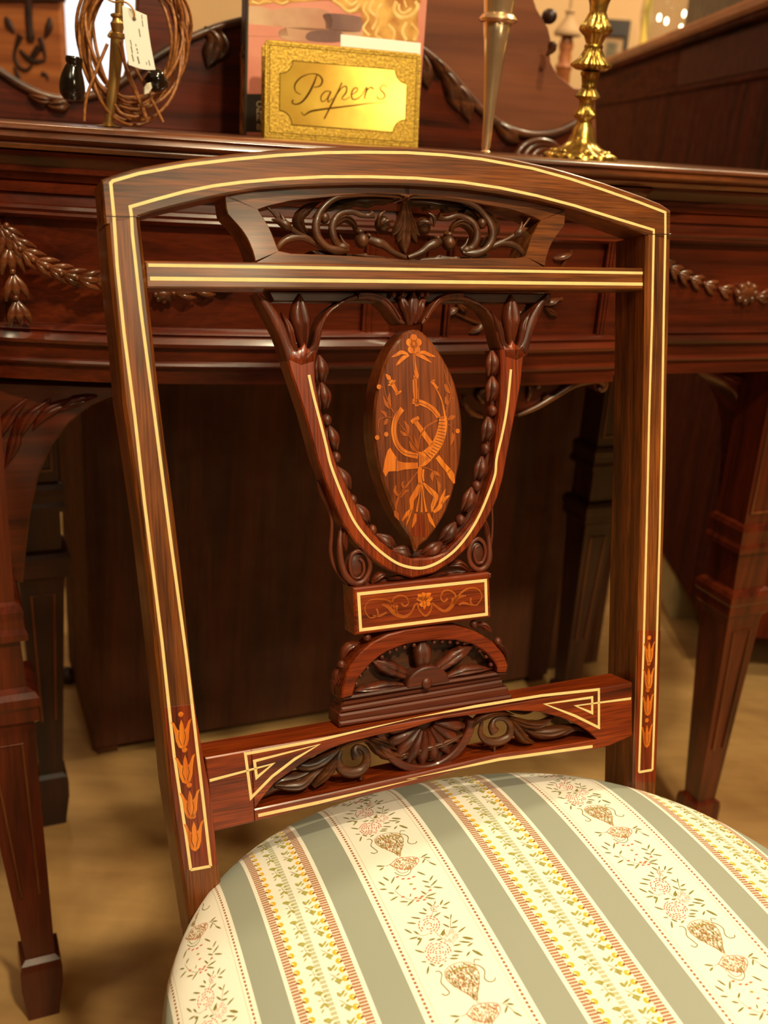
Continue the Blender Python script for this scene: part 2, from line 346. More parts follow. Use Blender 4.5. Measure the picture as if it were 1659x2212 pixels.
def leaf(mb, P, width, w=0.0, h=.003, lobes=0, lob=.18, n=14, tipw=.04, groove=.5, base=.25, thick=.002, peak=.45):
    """carved leaf along the 2D spline P, domed with a midrib groove; lobes>0 gives a serrated edge"""
    Q = resample(spline(P, 6), n); V, F = [], []; cols = 7
    for i, q in enumerate(Q):
        t = i / (n - 1); a = Q[max(i - 1, 0)]; c = Q[min(i + 1, n - 1)]; T = (c - a); T = T / (np.linalg.norm(T) + 1e-12); N = np.array([-T[1], T[0]])
        prof = (base + (1 - base) * sin(pi / 2 * min(t / peak, 1))) if t < peak else max(cos(pi / 2 * (t - peak) / (1 - peak)) ** .8, tipw)
        if lobes: prof *= 1 - lob * ((t * lobes) % 1.0)
        hw = width / 2 * prof; hz = h * (.35 + .65 * sin(pi * min(max(t, .04), .96)))
        for j in range(cols):
            s = -1 + 2 * j / (cols - 1); z = hz * (1 - s * s) ** .5 - hz * groove * math.exp(-(s / .22) ** 2) * (1 - t * .6)
            V.append((*(q + N * hw * s), w + (z if abs(s) < 1 else -thick * .2)))
        V.append((*(q - N * hw * .9), w - thick)); V.append((*(q + N * hw * .9), w - thick))
    k = cols + 2
    for i in range(n - 1):
        for j in range(cols - 1): F.append((i * k + j, i * k + j + 1, (i + 1) * k + j + 1, (i + 1) * k + j))
        F.append((i * k, (i + 1) * k, (i + 1) * k + cols, i * k + cols)); F.append((i * k + cols, (i + 1) * k + cols, (i + 1) * k + cols + 1, i * k + cols + 1))
        F.append((i * k + cols + 1, (i + 1) * k + cols + 1, (i + 1) * k + cols - 1, i * k + cols - 1))
    order = list(range(cols)) + [cols + 1, cols]
    F += [tuple(order), tuple((n - 1) * k + j for j in order)]
    return mb.add(V, F)
def box(mb, a, b, bev=0):
    x0, y0, z0 = a; x1, y1, z1 = b
    return prism(mb, [(x0, y0), (x1, y0), (x1, y1), (x0, y1)], z0, z1, max(bev, 1e-5))
def lathe(mb, prof, c, n=32, flute=0, fl=.08, axis=None):
    """prof = [(radius, height)]; flute > 0 gives that many gadroons where the profile entry has a third value"""
    V, F = [], []; m = len(prof)
    ax = np.array(axis, float) if axis is not None else np.array([0, 0, 1.0]); ax /= np.linalg.norm(ax)
    sx = np.cross(ax, [0, 1.0, 0.1]); sx /= np.linalg.norm(sx); sy = np.cross(ax, sx)
    for p in prof:
        f = p[2] if len(p) > 2 else 0
        for j in range(n):
            a = 2 * pi * j / n; r = p[0] * (1 + f * cos(a * flute))
            V.append(np.array(c) + ax * p[1] + sx * r * cos(a) + sy * r * sin(a))
    for i in range(m - 1):
        for j in range(n): F.append((i * n + j, i * n + (j + 1) % n, (i + 1) * n + (j + 1) % n, (i + 1) * n + j))
    F += [tuple(range(n)), tuple(range((m - 1) * n, m * n))]
    return mb.add(V, F)

# ================================================================ setting
def plane_obj(name, V, mat, grain='u'):
    mb = MB(); mb.add(V, [tuple(range(len(V)))]); o = mb.build(name, mat); o['kind'] = 'structure'; return o
def slab(name, a, b, mat):
    mb = MB(); box(mb, a, b); o = mb.build(name, mat); o['kind'] = 'structure'; return o
X0, X1, Y0, Y1, ZC = -2.6, 2.2, -2.6, 3.9, 2.7
slab('floor', (X0, Y0, -.05), (X1, Y1, 0), M['floor'])
slab('ceiling', (X0, Y0, ZC), (X1, Y1, ZC + .05), M['ceil'])
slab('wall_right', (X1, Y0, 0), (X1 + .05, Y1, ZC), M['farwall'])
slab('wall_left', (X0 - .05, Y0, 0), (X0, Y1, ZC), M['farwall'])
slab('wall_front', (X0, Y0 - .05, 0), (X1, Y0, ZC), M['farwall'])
# back wall with a real window opening seen beside the lamp
wx0, wx1, wz0, wz1 = -1.28, -.82, .95, 2.1
mb = MB(); box(mb, (X0, Y1, 0), (wx0, Y1 + .1, ZC)); box(mb, (wx1, Y1, 0), (X1, Y1 + .1, ZC)); box(mb, (wx0, Y1, 0), (wx1, Y1 + .1, wz0)); box(mb, (wx0, Y1, wz1), (wx1, Y1 + .1, ZC))
o = mb.build('wall_back', M['wallm']); o['kind'] = 'structure'
win = slab('window_1', (wx0, Y1 + .05, wz0), (wx1, Y1 + .06, wz1), M['winglass'])
mb = MB(); box(mb, (wx0 - .04, Y1 - .02, wz0 - .04), (wx1 + .04, Y1, wz0)); mb.build('window_sill', M['white'], win)

# ================================================================ the chair
base = SEAT.w((0, -.22, 0))
chair = thing('inlaid_side_chair', (base[0], base[1], 0), 'inlaid rosewood side chair with pierced carved back and striped brocade seat', 'chair')
BACK = -.033

# crest rail
cr = MB(CH)
outer = [(219, 388), (223, 384), (300, 362), (400, 345), (500, 332), (620, 321), (750, 316), (870, 317), (1000, 326), (1100, 341), (1200, 363), (1300, 393), (1380, 421), (1443, 446), (1450, 455)]
inner = [(302, 467), (340, 455), (400, 440), (480, 421), (560, 408), (660, 401), (770, 398), (870, 399), (1000, 407), (1080, 418), (1160, 431), (1240, 451), (1310, 474), (1360, 492), (1396, 506)]
A = CH.pts(outer); B = CH.pts(inner)
A = [np.array(A[0]) + [.0003, -.0245]] + A[:1] + A + [np.array(A[-1]) + [-.0001, -.0205]]; B = [np.array(B[0]) + [-.0005, -.0002]] * 2 + B + [np.array(B[-1])]
rs = lambda P, k: [tuple(p) for p in P]
As = [A[0], A[1]] + [tuple(x) for x in resample(A[2:-1], 40)] + [A[-1]]; Bs = [B[0], B[0]] + [tuple(x) for x in resample(B[2:], 40)] + [B[-1]]
band(cr, Bs, As, -.027, 0, .0012)
crest = cr.build('crest_rail', M['rose'], chair, True, 30)
sw = .0019
st = MB(CH)
def line(mbx, P, c=0.0, wd=sw, sp=False, closed=False):
    Q = CH.pts(P, c)
    if sp: Q = spline(Q, 6)
    ribbon(mbx, Q, wd, c - .0003, c + .00025, closed, .0001)
line(st, [(246, 467), (239, 396), (244, 391), (300, 375), (400, 357), (500, 345), (600, 336), (700, 330), (790, 329), (880, 330), (960, 335), (1040, 344), (1150, 364), (1230, 386), (1300, 409), (1380, 437), (1437, 459), (1437, 505)])
line(st, [(284, 467), (281, 447), (340, 430), (400, 414), (460, 402), (520, 394), (600, 387), (700, 382), (800, 382), (900, 385), (1000, 394), (1080, 406), (1160, 423), (1240, 444), (1330, 472), (1412, 497), (1412, 505)])
st.build('stringing', M['box'], crest)

# back posts
def post(outp, inp, s_out, s_in, tul, tv0, right):
    mb = MB(CH, 'v'); A, B = CH.pts(outp), CH.pts(inp)
    A, B = resample(A, 14), resample(B, 14)
    band(mb, A, B, -.036, 0, .0022 if not right else .0016)
    # lower leg sweeping down and back to the floor, below the seat
    p = mb.build('back_post', M['rose'], chair, True, 30)
    t = MB(CH); line(t, s_out); line(t, s_in); line(t, [s_out[-1], s_in[-1]]); t.build('stringing', M['box'], p)
    # red veneer panel behind the bellflowers
    v = MB(CH, 'v'); e = [CH.px(*q) for q in tv0]; prism(v, e, -.0003, .00012, .00005); v.build('veneer_panel', M['rosered'], p)
    for (x, y, hh, wd) in tul:
        m = MB(CH, 'v'); c = np.array(CH.px(x, y)); k = 1 / 3050.0
        sx = .062 if not right else -.02
        def T(L): return [(c[0] + (a * wd) + b_ * hh * 0, c[1] - b_ * hh) for a, b_ in L]
        body = [(0, -.5), (.10, -.3), (.12, -.12), (.22, -.2), (.36, -.42), (.52, -.48), (.42, -.3), (.36, -.05), (.32, .2), (.2, .42), (0, .5), (-.2, .42), (-.32, .2), (-.36, -.05), (-.42, -.3), (-.52, -.48), (-.36, -.42), (-.22, -.2), (-.12, -.12), (-.10, -.3)]
        prism(m, T(body), 0, .0003, .00005); m.build('bellflower_inlay', M['satin'], p)
        m2 = MB(CH)
        for s in (-1, 1): ribbon(m2, T([(s * .13, -.1), (s * .17, .12), (s * .06, .36)]), .0004, 0, .00038, False, .00005)
        m2.build('cut_line', M['cutline'], p)
        m3 = MB(CH); q = T([(0, -.5)])[0]; prism(m3, [(q[0] + .0017 * cos(2 * pi * i / 12), q[1] + .0032 + .0017 * sin(2 * pi * i / 12)) for i in range(12)], 0, .0003, .00005); m3.build('dot_inlay', M['satin'], p)
    return p
pl = post([(228, 469), (247, 700), (253, 734), (268, 899), (295, 1063), (325, 1307), (346, 1510), (368, 1730), (398, 1928), (418, 2060)],
          [(302, 469), (326, 684), (349, 899), (382, 1144), (407, 1376), (420, 1531), (445, 1650), (463, 1809), (473, 1865), (490, 2000)],
          [(246, 469), (253, 575), (268, 722), (291, 899), (312, 1087), (350, 1388), (376, 1632), (401, 1800), (412, 1879)],
          [(284, 469), (286, 507), (304, 671), (334, 899), (368, 1164), (403, 1421), (420, 1567), (440, 1740), (455, 1871)],
          [(393, 1586, .019, .0125), (401, 1662, .019, .0125), (411, 1738, .019, .0125), (420, 1806, .020, .0125)],
          [(354, 1528), (419, 1521), (456, 1730), (470, 1868), (397, 1879), (371, 1700)], False)
pr = post([(1450, 507), (1448, 640), (1443, 815), (1441, 1000), (1435, 1180), (1429, 1362), (1424, 1530), (1418, 1709), (1415, 1800)],
          [(1397, 507), (1394, 700), (1391, 898), (1389, 1000), (1382, 1240), (1376, 1470), (1371, 1600), (1368, 1700), (1366, 1790)],
          [(1437, 507), (1434, 650), (1430, 900), (1425, 1150), (1418, 1400), (1414, 1530), (1409, 1663)],
          [(1412, 507), (1408, 700), (1402, 900), (1397, 1130), (1390, 1400), (1385, 1530), (1380, 1668)],
          [(1402, 1410, .017, .0105), (1401, 1466, .017, .0105), (1399, 1523, .017, .0105), (1397, 1590, .0185, .0105)],
          [(1380, 1362), (1427, 1362), (1422, 1530), (1416, 1690), (1371, 1690), (1375, 1530)], True)
for s, (ox, oy), (ix, iy) in ((-1, (418, 2060), (490, 2000)), (1, (1415, 1800), (1366, 1790))):
    A_, B_ = CH.px(ox, oy), CH.px(ix, iy); vv = max(A_[1], B_[1]) + .004; mb = MB(); V, F = [], []
    top = [CH.w((x, vv, w_)) for x, w_ in ((A_[0] - s * .0015, -.0015), (B_[0] + s * .0005, -.0015), (B_[0] + s * .0005, -.0345), (A_[0] - s * .0015, -.0345))]
    cen = sum(top) / 4; rows = [top]
    for dz, back, sc_ in ((.09, .000, .95), (.22, .012, .85), (cen[2], .05, .66)):
        rows.append([(p - cen) * np.array([sc_, sc_, 0]) + cen - np.array([0, 0, dz]) - _n0 * back for p in top])
    for r_ in rows: V += [tuple(p) for p in r_]
    for i in range(3):
        for j in range(4): F.append((4 * i + j, 4 * i + (j + 1) % 4, 4 * i + 4 + (j + 1) % 4, 4 * i + 4 + j))
    F += [(0, 1, 2, 3), (12, 13, 14, 15)]
    zmin = min(v_[2] for v_ in V); V = V[:12] + [(v_[0], v_[1], 0.0) for v_ in V[12:]]
    mb.add(V, F); mb.build('rear_leg', M['rose'], chair)

mb = MB(CH); line(mb, [(229, 467), (302, 468)], 0, .0006); line(mb, [(1398, 505), (1449, 506)], 0, .0006); mb.build('joint_line', M['mahogdark'], crest)
# narrow rail across the back
mr = MB(CH); W = -.003
e = [CH.px(*q, W) for q in ((312, 563), (1390, 579), (1390, 626), (316, 622))]
prism(mr, e, -.028, W, .001); mid = mr.build('cross_rail', M['rose'], chair)
t = MB(CH); line(t, [(320, 573), (1388, 590)], W); line(t, [(324, 602), (1388, 614)], W, .0023); t.build('stringing', M['box'], mid)

# pierced tablet under the crest
W = -.008
tb = MB(CH)
left_o = zt([(165, 140), (165, 180), (172, 240), (180, 290), (230, 345), (280, 400), (320, 455), (350, 510), (380, 585), (400, 662)])
left_i = zt([(425, 262), (430, 268), (440, 285), (455, 310), (478, 345), (505, 390), (530, 440), (550, 490), (570, 545), (588, 584)])
L_o, L_i = CH.pts(left_o, W), CH.pts(left_i, W)
top_o = CH.pts([(486, 425), (560, 406), (660, 397), (770, 394), (884, 395)], W); top_i = CH.pts(zt([(425, 262), (500, 235), (700, 190), (950, 168), (1100, 150), (1300, 138), (1530, 143), (1602, 168)]), W)
bot_o = CH.pts(zt([(400, 680), (800, 690), (1200, 698), (1602, 706)]), W); bot_i = CH.pts(zt([(588, 584), (640, 603), (900, 612), (1050, 618), (1300, 632), (1602, 656)]), W)
axu = CH.px(881, 470, W)[0]
def mir(P): return [(2 * axu - p[0], *p[1:]) for p in P]
for f in (lambda P: P, mir):
    band(tb, f(L_o), f(L_i), -.032, W, .0006, 16); band(tb, f(top_o), f(top_i), -.032, W, .0006, 30); band(tb, f(bot_o), f(bot_i), -.032, W, .0006, 12)
tab = tb.build('pierced_tablet', M['rose'], chair, True, 30)
def T(L, w=0.0):                                    # zt pixels (a,b[,dw]) to chair coords
    out = []
    for p in L:
        q = zt([(p[0], p[1])])[0]; dw = (p[2] if len(p) > 2 else 0) * .001
        out.append((*CH.px(q[0], q[1], W), W + w + dw))
    return out
K = .2773 / 3050                                   # zt pixel -> metres
def both(name, fn, mat, par, mirror=True):
    """one carved piece and its mirrored twin, each an object of its own"""
    for f in ((lambda P: P, mir) if mirror else (lambda P: P,)):
        mb = MB(CH); fn(mb, f); mb.build(name, mat, par, True, 60)
def sweep(P, R, w=0.0, flat=.8, kk=K, TT=T): return lambda mb, f: tube(mb, f(TT(P, w)), [r * kk * 1.3 for r in R], 10, flat)
cm = M['carved']
both('scroll', sweep([(1570, 175, -2), (1520, 152, -1), (1300, 140), (1100, 152), (1000, 190), (925, 265), (885, 350, 1), (880, 430, 1), (910, 500, 1), (970, 555, 1), (1050, 580), (1140, 572, -1)], [6, 10, 13, 15, 17, 20, 23, 24, 22, 20, 24, 12], -.002), cm, tab)
def serr(L, w0, w1, TT=T): return lambda mb, f: prism(mb, [p[:2] for p in f(TT(L))], w0, w1, .0007)
both('serrated_leaf', serr([(925, 285), (985, 200), (1100, 155), (1300, 143), (1535, 160), (1500, 190), (1370, 190), (1362, 218), (1300, 205), (1215, 190), (1212, 222), (1140, 220), (1058, 192), (1080, 236), (1010, 245), (965, 292)], -.028, -.0155), cm, tab)
both('inner_scroll', sweep([(1330, 290), (1290, 305), (1235, 296), (1170, 272), (1095, 284), (1035, 330, 1), (1010, 400, 1), (1022, 475, 1), (1062, 535), (1110, 552), (1140, 545, -1), (1105, 505, -1), (1078, 450, -1)], [26, 14, 16, 17, 18, 20, 22, 22, 22, 24, 14, 9, 4], -.003), cm, tab)
both('curled_leaf', lambda mb, f: leaf(mb, [p[:2] for p in f(T([(1215, 430), (1195, 360), (1120, 320), (1040, 370), (1025, 450), (1060, 520)]))], 62 * K, W - .006, .005, 0), cm, tab)
both('acorn', lambda mb, f: ball(mb, (*f(T([(1250, 500)]))[0][:2], W - .004), (50 * K, 54 * K, .0055)), cm, tab)
both('acorn_cup', lambda mb, f: (ball(mb, (*f(T([(1238, 428)]))[0][:2], W - .006), (34 * K, 26 * K, .004)), ball(mb, (*f(T([(1320, 455)]))[0][:2], W - .008), (24 * K, 20 * K, .003))), cm, tab)
def bud(mb, f):
    a = f(T([(1430, 365), (1370, 330), (1395, 270), (1430, 300), (1490, 345), (1440, 400)], 0))
    ball(mb, (*a[0][:2], W - .008), (56 * K, 64 * K, .006)); tube(mb, f(T([(1372, 380, -3), (1375, 310, -1), (1420, 272, -1)])), [5 * K, 16 * K, 5 * K]); tube(mb, f(T([(1390, 372, -1), (1430, 350), (1492, 345, -1)])), [5 * K, 14 * K, 4 * K])
both('rose_bud', bud, cm, tab)
both('bead', lambda mb, f: ball(mb, (*f(T([(955, 320)]))[0][:2], W - .004), (38 * K, 40 * K, .004)), cm, tab)
def corner(mb, f):
    tube(mb, f(T([(930, 545, -3), (820, 480, -3), (745, 445, -2), (680, 405, -1)])), [10 * K, 15 * K, 17 * K, 19 * K])
    tube(mb, f(T([(690, 415, -1), (640, 385), (585, 350, -1), (535, 335, -2)])), [14 * K, 34 * K, 22 * K, 4 * K]); tube(mb, f(T([(655, 390), (620, 340), (598, 282, -1)])), [22 * K, 18 * K, 4 * K]); tube(mb, f(T([(590, 335, -2), (545, 280, -2), (495, 225, -3)])), [10 * K, 10 * K, 12 * K])
both('corner_bud', corner, cm, tab)
both('loop_leaf', sweep([(585, 585, -1), (598, 545), (650, 495), (730, 472), (800, 478), (880, 515, -1), (960, 560, -2), (1010, 590, -3)], [12, 16, 20, 22, 20, 17, 13, 6], -.003), cm, tab)
both('ground_leaf', serr([(865, 572), (930, 560), (1000, 580), (1046, 618), (1050, 600), (1180, 596), (1190, 606), (1300, 590), (1310, 606), (1400, 612), (1590, 645), (1590, 662), (940, 628)], -.028, -.0145), cm, tab)
both('stem', sweep([(1315, 490, -2), (1370, 515), (1420, 535), (1490, 590), (1590, 632)], [22, 27, 24, 17, 13], -.003), cm, tab)
both('shoulder_leaf', lambda mb, f: leaf(mb, [p[:2] for p in f(T([(905, 500), (850, 440), (800, 380), (790, 300), (880, 215), (960, 178)]))], 95 * K, W - .012, .005, 3), cm, tab)
def pend(mb, f):
    c = [p[:2] for p in T([(1583, 190), (1583, 300), (1580, 450), (1582, 605)])]
    leaf(mb, c, 110 * K, W - .004, .0055, 0, peak=.72, base=.1, tipw=.08, groove=.6)
both('pendant_leaf', pend, cm, tab, False)
both('pendant_lobe', lambda mb, f: leaf(mb, [p[:2] for p in f(T([(1578, 195), (1558, 320), (1520, 420), (1485, 462)]))], 60 * K, W - .004, .004, 0, peak=.7, base=.15), cm, tab)
both('pendant_lobe', lambda mb, f: leaf(mb, [p[:2] for p in f(T([(1580, 260), (1565, 400), (1538, 470), (1520, 520)]))], 56 * K, W - .003, .004, 0, peak=.75, base=.15), cm, tab)

# ---- lyre shaped splat
W = -.014
sp_ = MB(CH, 'v')
Lout = z4([(38, 82), (95, 120), (150, 185), (168, 182), (195, 260), (213, 300)])
# left arm body
lo = z4([(197, 438), (215, 500), (240, 570), (290, 720), (360, 976)]) + z5([(210, 150), (260, 280), (320, 420), (400, 540), (520, 660), (650, 750), (800, 796)])
li = z4([(345, 380), (343, 470), (347, 560), (372, 700), (430, 900), (455, 976)]) + z5([(330, 120), (400, 270), (480, 420), (580, 540), (700, 630), (810, 662)])
ro = z4([(1450, 378), (1440, 460), (1430, 560), (1400, 720), (1350, 976)]) + z5([(1430, 100), (1380, 270), (1290, 440), (1200, 570), (1080, 682), (950, 762), (800, 796)])
ri = z4([(1320, 380), (1325, 470), (1325, 560), (1318, 700), (1297, 850), (1290, 976)]) + z5([(1340, 100), (1290, 270), (1230, 400), (1130, 520), (1030, 620), (930, 655), (810, 662)])
for a, b_ in ((lo, li), (ro, ri)): band(sp_, CH.pts(a, W), CH.pts(b_, W), -.031, W, .0012, 36)
splat = sp_.build('lyre_splat', M['rosered'], chair, True, 35)
axs = (CH.px(*z4([(290, 380)])[0], W)[0] + CH.px(*z4([(1385, 380)])[0], W)[0]) / 2
def mirs(P): return [(2 * axs - p[0], *p[1:]) for p in P]
def both2(name, fn, mat, par, mirror=True):
    for f in ((lambda P: P, mirs) if mirror else (lambda P: P,)):
        mb = MB(CH, 'v'); fn(mb, f); mb.build(name, mat, par, True, 60)
def TT(zz): 
    def g(L, w=0.0):
        out = []
        for p in L:
            q = zz([(p[0], p[1])])[0]; out.append((*CH.px(q[0], q[1], W), W + w + (p[2] if len(p) > 2 else 0) * .001))
        return out
    return g
T4, T5, T6 = TT(z4), TT(z5), TT(z6); K4, K5, K6 = .4099 / 3050, .3134 / 2950, .2773 / 2850
t = MB(CH)
line(t, z4([(310, 512), (335, 625), (370, 760), (400, 880), (422, 976)]) + z5([(275, 120), (330, 255), (400, 405), (500, 535), (610, 635), (720, 702), (840, 726), (930, 708), (1020, 660), (1110, 585), (1200, 470), (1270, 345), (1330, 200), (1370, 80)]) + z4([(1300, 950), (1330, 820), (1355, 680), (1375, 483)]), W + .0002, .0019, True)
t.build('stringing', M['box'], splat)
M['arm'] = M['rosered']
# outer prong, inner prong, central leaf in each fork
both2('outer_prong', lambda mb, f: band(mb, [p[:2] for p in f(T4([(38, 80), (60, 135), (100, 205), (150, 300), (175, 370), (197, 440)]))], [p[:2] for p in f(T4([(42, 78), (105, 125), (150, 185), (178, 230), (205, 300), (232, 372), (262, 392)]))], -.031, W, .001, 14), M['carvedred'], splat)
both2('prong_leaf', lambda mb, f: leaf(mb, [p[:2] for p in f(T4([(255, 395), (232, 350), (205, 250), (165, 182)]))], 44 * K4, W - .001, .0025, 2, base=.3), M['carvedred'], splat)
both2('inner_prong', lambda mb, f: band(mb, [p[:2] for p in f(T4([(305, 385), (340, 372), (350, 320), (362, 265), (388, 205), (430, 158), (520, 100), (572, 84)]))], [p[:2] for p in f(T4([(348, 440), (375, 340), (385, 280), (405, 225), (440, 175), (490, 140), (540, 118), (578, 112)]))], -.031, W - .001, .0012, 20), M['carvedred'], splat)
both2('prong_leaf', lambda mb, f: leaf(mb, [p[:2] for p in f(T4([(300, 395), (345, 360), (362, 280), (410, 175)]))], 40 * K4, W - .001, .0025, 2, base=.3), M['carvedred'], splat)
both2('fork_base', lambda mb, f: prism(mb, [p[:2] for p in f(T4([(196, 436), (222, 372), (248, 382), (268, 372), (290, 340), (306, 372), (330, 378), (352, 362), (346, 445), (270, 470)]))], -.031, W, .001), M['rosered'], splat)
both2('palm_leaf', lambda mb, f: leaf(mb, [p[:2] for p in f(T4([(293, 400), (284, 300), (272, 180), (270, 82)]))], 112 * K4, W - .004, .006, 2, lob=.12, peak=.62, base=.12, groove=.65), M['carvedred'], splat)
# heart shaped top ribbon
both2('heart_scroll', lambda mb, f: band(mb, [p[:2] for p in f(T4([(572, 70), (640, 74), (700, 92), (745, 130), (778, 175), (812, 232)]))], [p[:2] for p in f(T4([(572, 114), (640, 112), (690, 128), (730, 165), (762, 210), (790, 245), (812, 246)]))], -.031, W + .0005, .0015, 20), M['carvedred'], splat)
both2('heart_ridge', lambda mb, f: tube(mb, f(T4([(576, 84, 1), (640, 86, 1), (700, 105, 1), (745, 145, 1), (790, 215, 1)])), [6 * K4] * 5), M['carvedred'], splat)
def ctr(P): 
    a = T4(P); return [(p[0], *p[1:]) for p in a]
cl = lambda P, wd, lb, w_=0, **k: (lambda mb, f: leaf(mb, [p[:2] for p in f(T4(P))], wd * K4, W - .001 + w_, .004, lb, **k))
both2('crown_leaf', cl([(848, 250), (855, 190), (862, 130), (862, 72)], 74, 0, peak=.6, base=.25), M['carvedred'], splat, False)
both2('crown_side_leaf', cl([(840, 250), (825, 180), (800, 110), (778, 105)], 60, 2, peak=.6), M['carvedred'], splat, False)
both2('crown_side_leaf', cl([(870, 240), (890, 180), (905, 130), (935, 108)], 60, 2, peak=.6), M['carvedred'], splat, False)
for x in (757, 805, 905, 935):
    both2('bead', lambda mb, f: ball(mb, T4([(x, 88, 0)])[0], 14 * K4), M['carvedred'], splat, False)
mb = MB(CH); e = [CH.px(*q, -.02)[:2] for q in ((578, 628), (1190, 634), (1188, 656), (590, 652))]; prism(mb, e, -.031, -.019, .0008); mb.build('splat_head_bar', M['carved'], splat)
# husk strings on the inside of the arms
def husk(P, ang, k, big):
    def fn(mb, f):
        c = np.array(f([P])[0]); a = ang
        d = np.array([sin(a), -cos(a)])
        if big:
            for off, s in ((0, 1.0), (-.9, .8), (.9, .8)):
                n_ = np.array([d[1], -d[0]])
                p0 = c[:2] - d * .0085; p2 = c[:2] + d * .0085 + n_ * off * .0028; p1 = c[:2] + n_ * off * .0032
                tube(mb, [(*p0, W - .007), (*p1, W - .004 - abs(off) * .002), (*p2, W - .008)], [.0012, .0036 * s, .0008], 8)
        else: ball(mb, (*c[:2], W - .006), (.0034, .004, .004))
    return fn
hl = [((388, 480), 1), ((402, 622), 1), ((420, 752), 0), ((446, 848), 1), ((468, 950), 0)]
hl5 = [((345, 118), 1, .40), ((408, 262), 0, .5), ((472, 362), 1, .55), ((545, 470), 0, .7), ((640, 555), 1, .85), ((755, 632), 1, 1.25)]
hr = [((1302, 450), 1), ((1300, 585), 1), ((1298, 702), 0), ((1276, 800), 1), ((1262, 905), 0)]
hr5 = [((1300, 45), 1, -.2), ((1270, 165), 0, -.3), ((1218, 258), 1, -.35), ((1158, 400), 0, -.5), ((1080, 490), 1, -.7), ((968, 610), 1, -1.05)]
for (p, bg), a in zip(hl, (.05, .1, .15, .2, .25)): both2('husk' if bg else 'bead', husk(T4([p])[0], a, K4, bg), M['carvedred'], splat, False)
for (p, bg), a in zip(hr, (-.0, -.05, -.08, -.1, -.12)): both2('husk' if bg else 'bead', husk(T4([p])[0], a, K4, bg), M['carvedred'], splat, False)
for p, bg, a in hl5 + hr5: both2('husk' if bg else 'bead', husk(T5([p])[0], a, K5, bg), M['carvedred'], splat, False)
# dark inner returns behind husks
mb = MB(CH, 'v')
for a in (li, ri):
    q = np.array(CH.pts(a, W)); s = 1 if a is li else -1
    band(mb, q, offset(q, .0030 * s), -.031, W - .008, .0005, 36)
mb.build('husk_ground', M['carvedred'], splat, True, 35)

# ---- oval marquetry panel
ov = MB(CH, 'v')
ovp = z9([(490, 135), (430, 150), (370, 195), (300, 290), (235, 405), (180, 560), (140, 720), (120, 880), (115, 1050), (128, 1210), (150, 1350), (185, 1490), (225, 1610), (300, 1800), (380, 1940), (450, 2040), (478, 2120), (492, 2170), (520, 2175), (545, 2120), (620, 2060), (720, 1920), (810, 1750), (880, 1500), (915, 1320), (930, 1150), (930, 1000), (915, 860), (890, 720), (850, 590), (800, 480), (730, 355), (650, 240), (590, 180), (545, 145)])
OW = -.013
prism(ov, spline(CH.pts(ovp, OW), 3, True), -.031, OW, .0016)
oval = ov.build('oval_panel', M['ovalwood'], splat, True, 25)
def O9(L): return CH.pts(z9(L), OW)
h0, h1 = OW, OW + .0003
def inl(polys, name='marquetry', mat='satin', par=None, h=h1):
    mb = MB(CH, 'v')
    for P in polys: prism(mb, P, h0 - .0002, h, .00004)
    return mb.build(name, M[mat], par or oval)
def disc(c, r, n=16): return [(c[0] + r * cos(2 * pi * i / n), c[1] + r * sin(2 * pi * i / n)) for i in range(n)]
k9 = .2351 / 3000
def petal(P, wds):                                 # blade polygon along pixel path
    Q = np.array(spline(O9(P), 5)); m = len(Q); wd = np.interp(np.linspace(0, 1, m), np.linspace(0, 1, len(wds)), wds) * k9 / 2; out1, out2 = [], []
    for i in range(m):
        t_ = Q[min(i + 1, m - 1)] - Q[max(i - 1, 0)]; t_ /= np.linalg.norm(t_) + 1e-9; n_ = np.array([-t_[1], t_[0]]); out1.append(tuple(Q[i] + n_ * wd[i])); out2.append(tuple(Q[i] - n_ * wd[i]))
    return out1 + out2[::-1]
c0 = O9([(484, 272)])[0]
fl = [disc((c0[0] + .0033 * sin(2 * pi * i / 5), c0[1] + .0042 * cos(2 * pi * i / 5)), .0026) for i in range(5)] + [disc(c0, .0028)]
inl(fl, 'flower_inlay')
inl([petal([(430, 362), (370, 345), (320, 372), (280, 388)], [14, 34, 24, 3]), petal([(440, 372), (390, 395), (345, 440), (318, 468)], [12, 34, 24, 3]), petal([(500, 358), (570, 345), (630, 370), (682, 385)], [14, 30, 30, 3]), petal([(500, 366), (560, 385), (600, 410), (648, 442)], [12, 34, 24, 3])], 'ribbon_bow_inlay')
inl([petal([(484, 345), (488, 430), (500, 520), (510, 560), (500, 590)], [22, 24, 34, 40, 20]), petal([(480, 580), (490, 590), (500, 700), (512, 840)], [40, 40, 52, 40])], 'ribbon_inlay')
ring = O9([(377, 862), (335, 920), (305, 1000), (300, 1090), (330, 1190), (400, 1265), (520, 1300)])
def rib(P, wd, h=h1):
    Q = spline(P, 6); return [tuple(p) for p in offset(Q, wd / 2)] + [tuple(p) for p in offset(Q, -wd / 2)][::-1]
inl([rib(ring, 48 * k9), rib(O9([(470, 795), (540, 805), (610, 835), (670, 880), (712, 940)]), 46 * k9)], 'horn_ring_inlay')
inl([petal([(750, 935), (750, 1000), (735, 1090), (700, 1180), (640, 1260), (575, 1320), (525, 1330)], [70, 84, 92, 98, 100, 120, 140])], 'horn_body_inlay')
inl([petal([(520, 1385), (400, 1390), (330, 1390)], [50, 60, 96]), [O9([p])[0] for p in ((332, 1320), (290, 1262), (268, 1222), (240, 1250), (215, 1340), (200, 1440), (225, 1490), (250, 1440), (330, 1436))]], 'horn_bell_inlay')
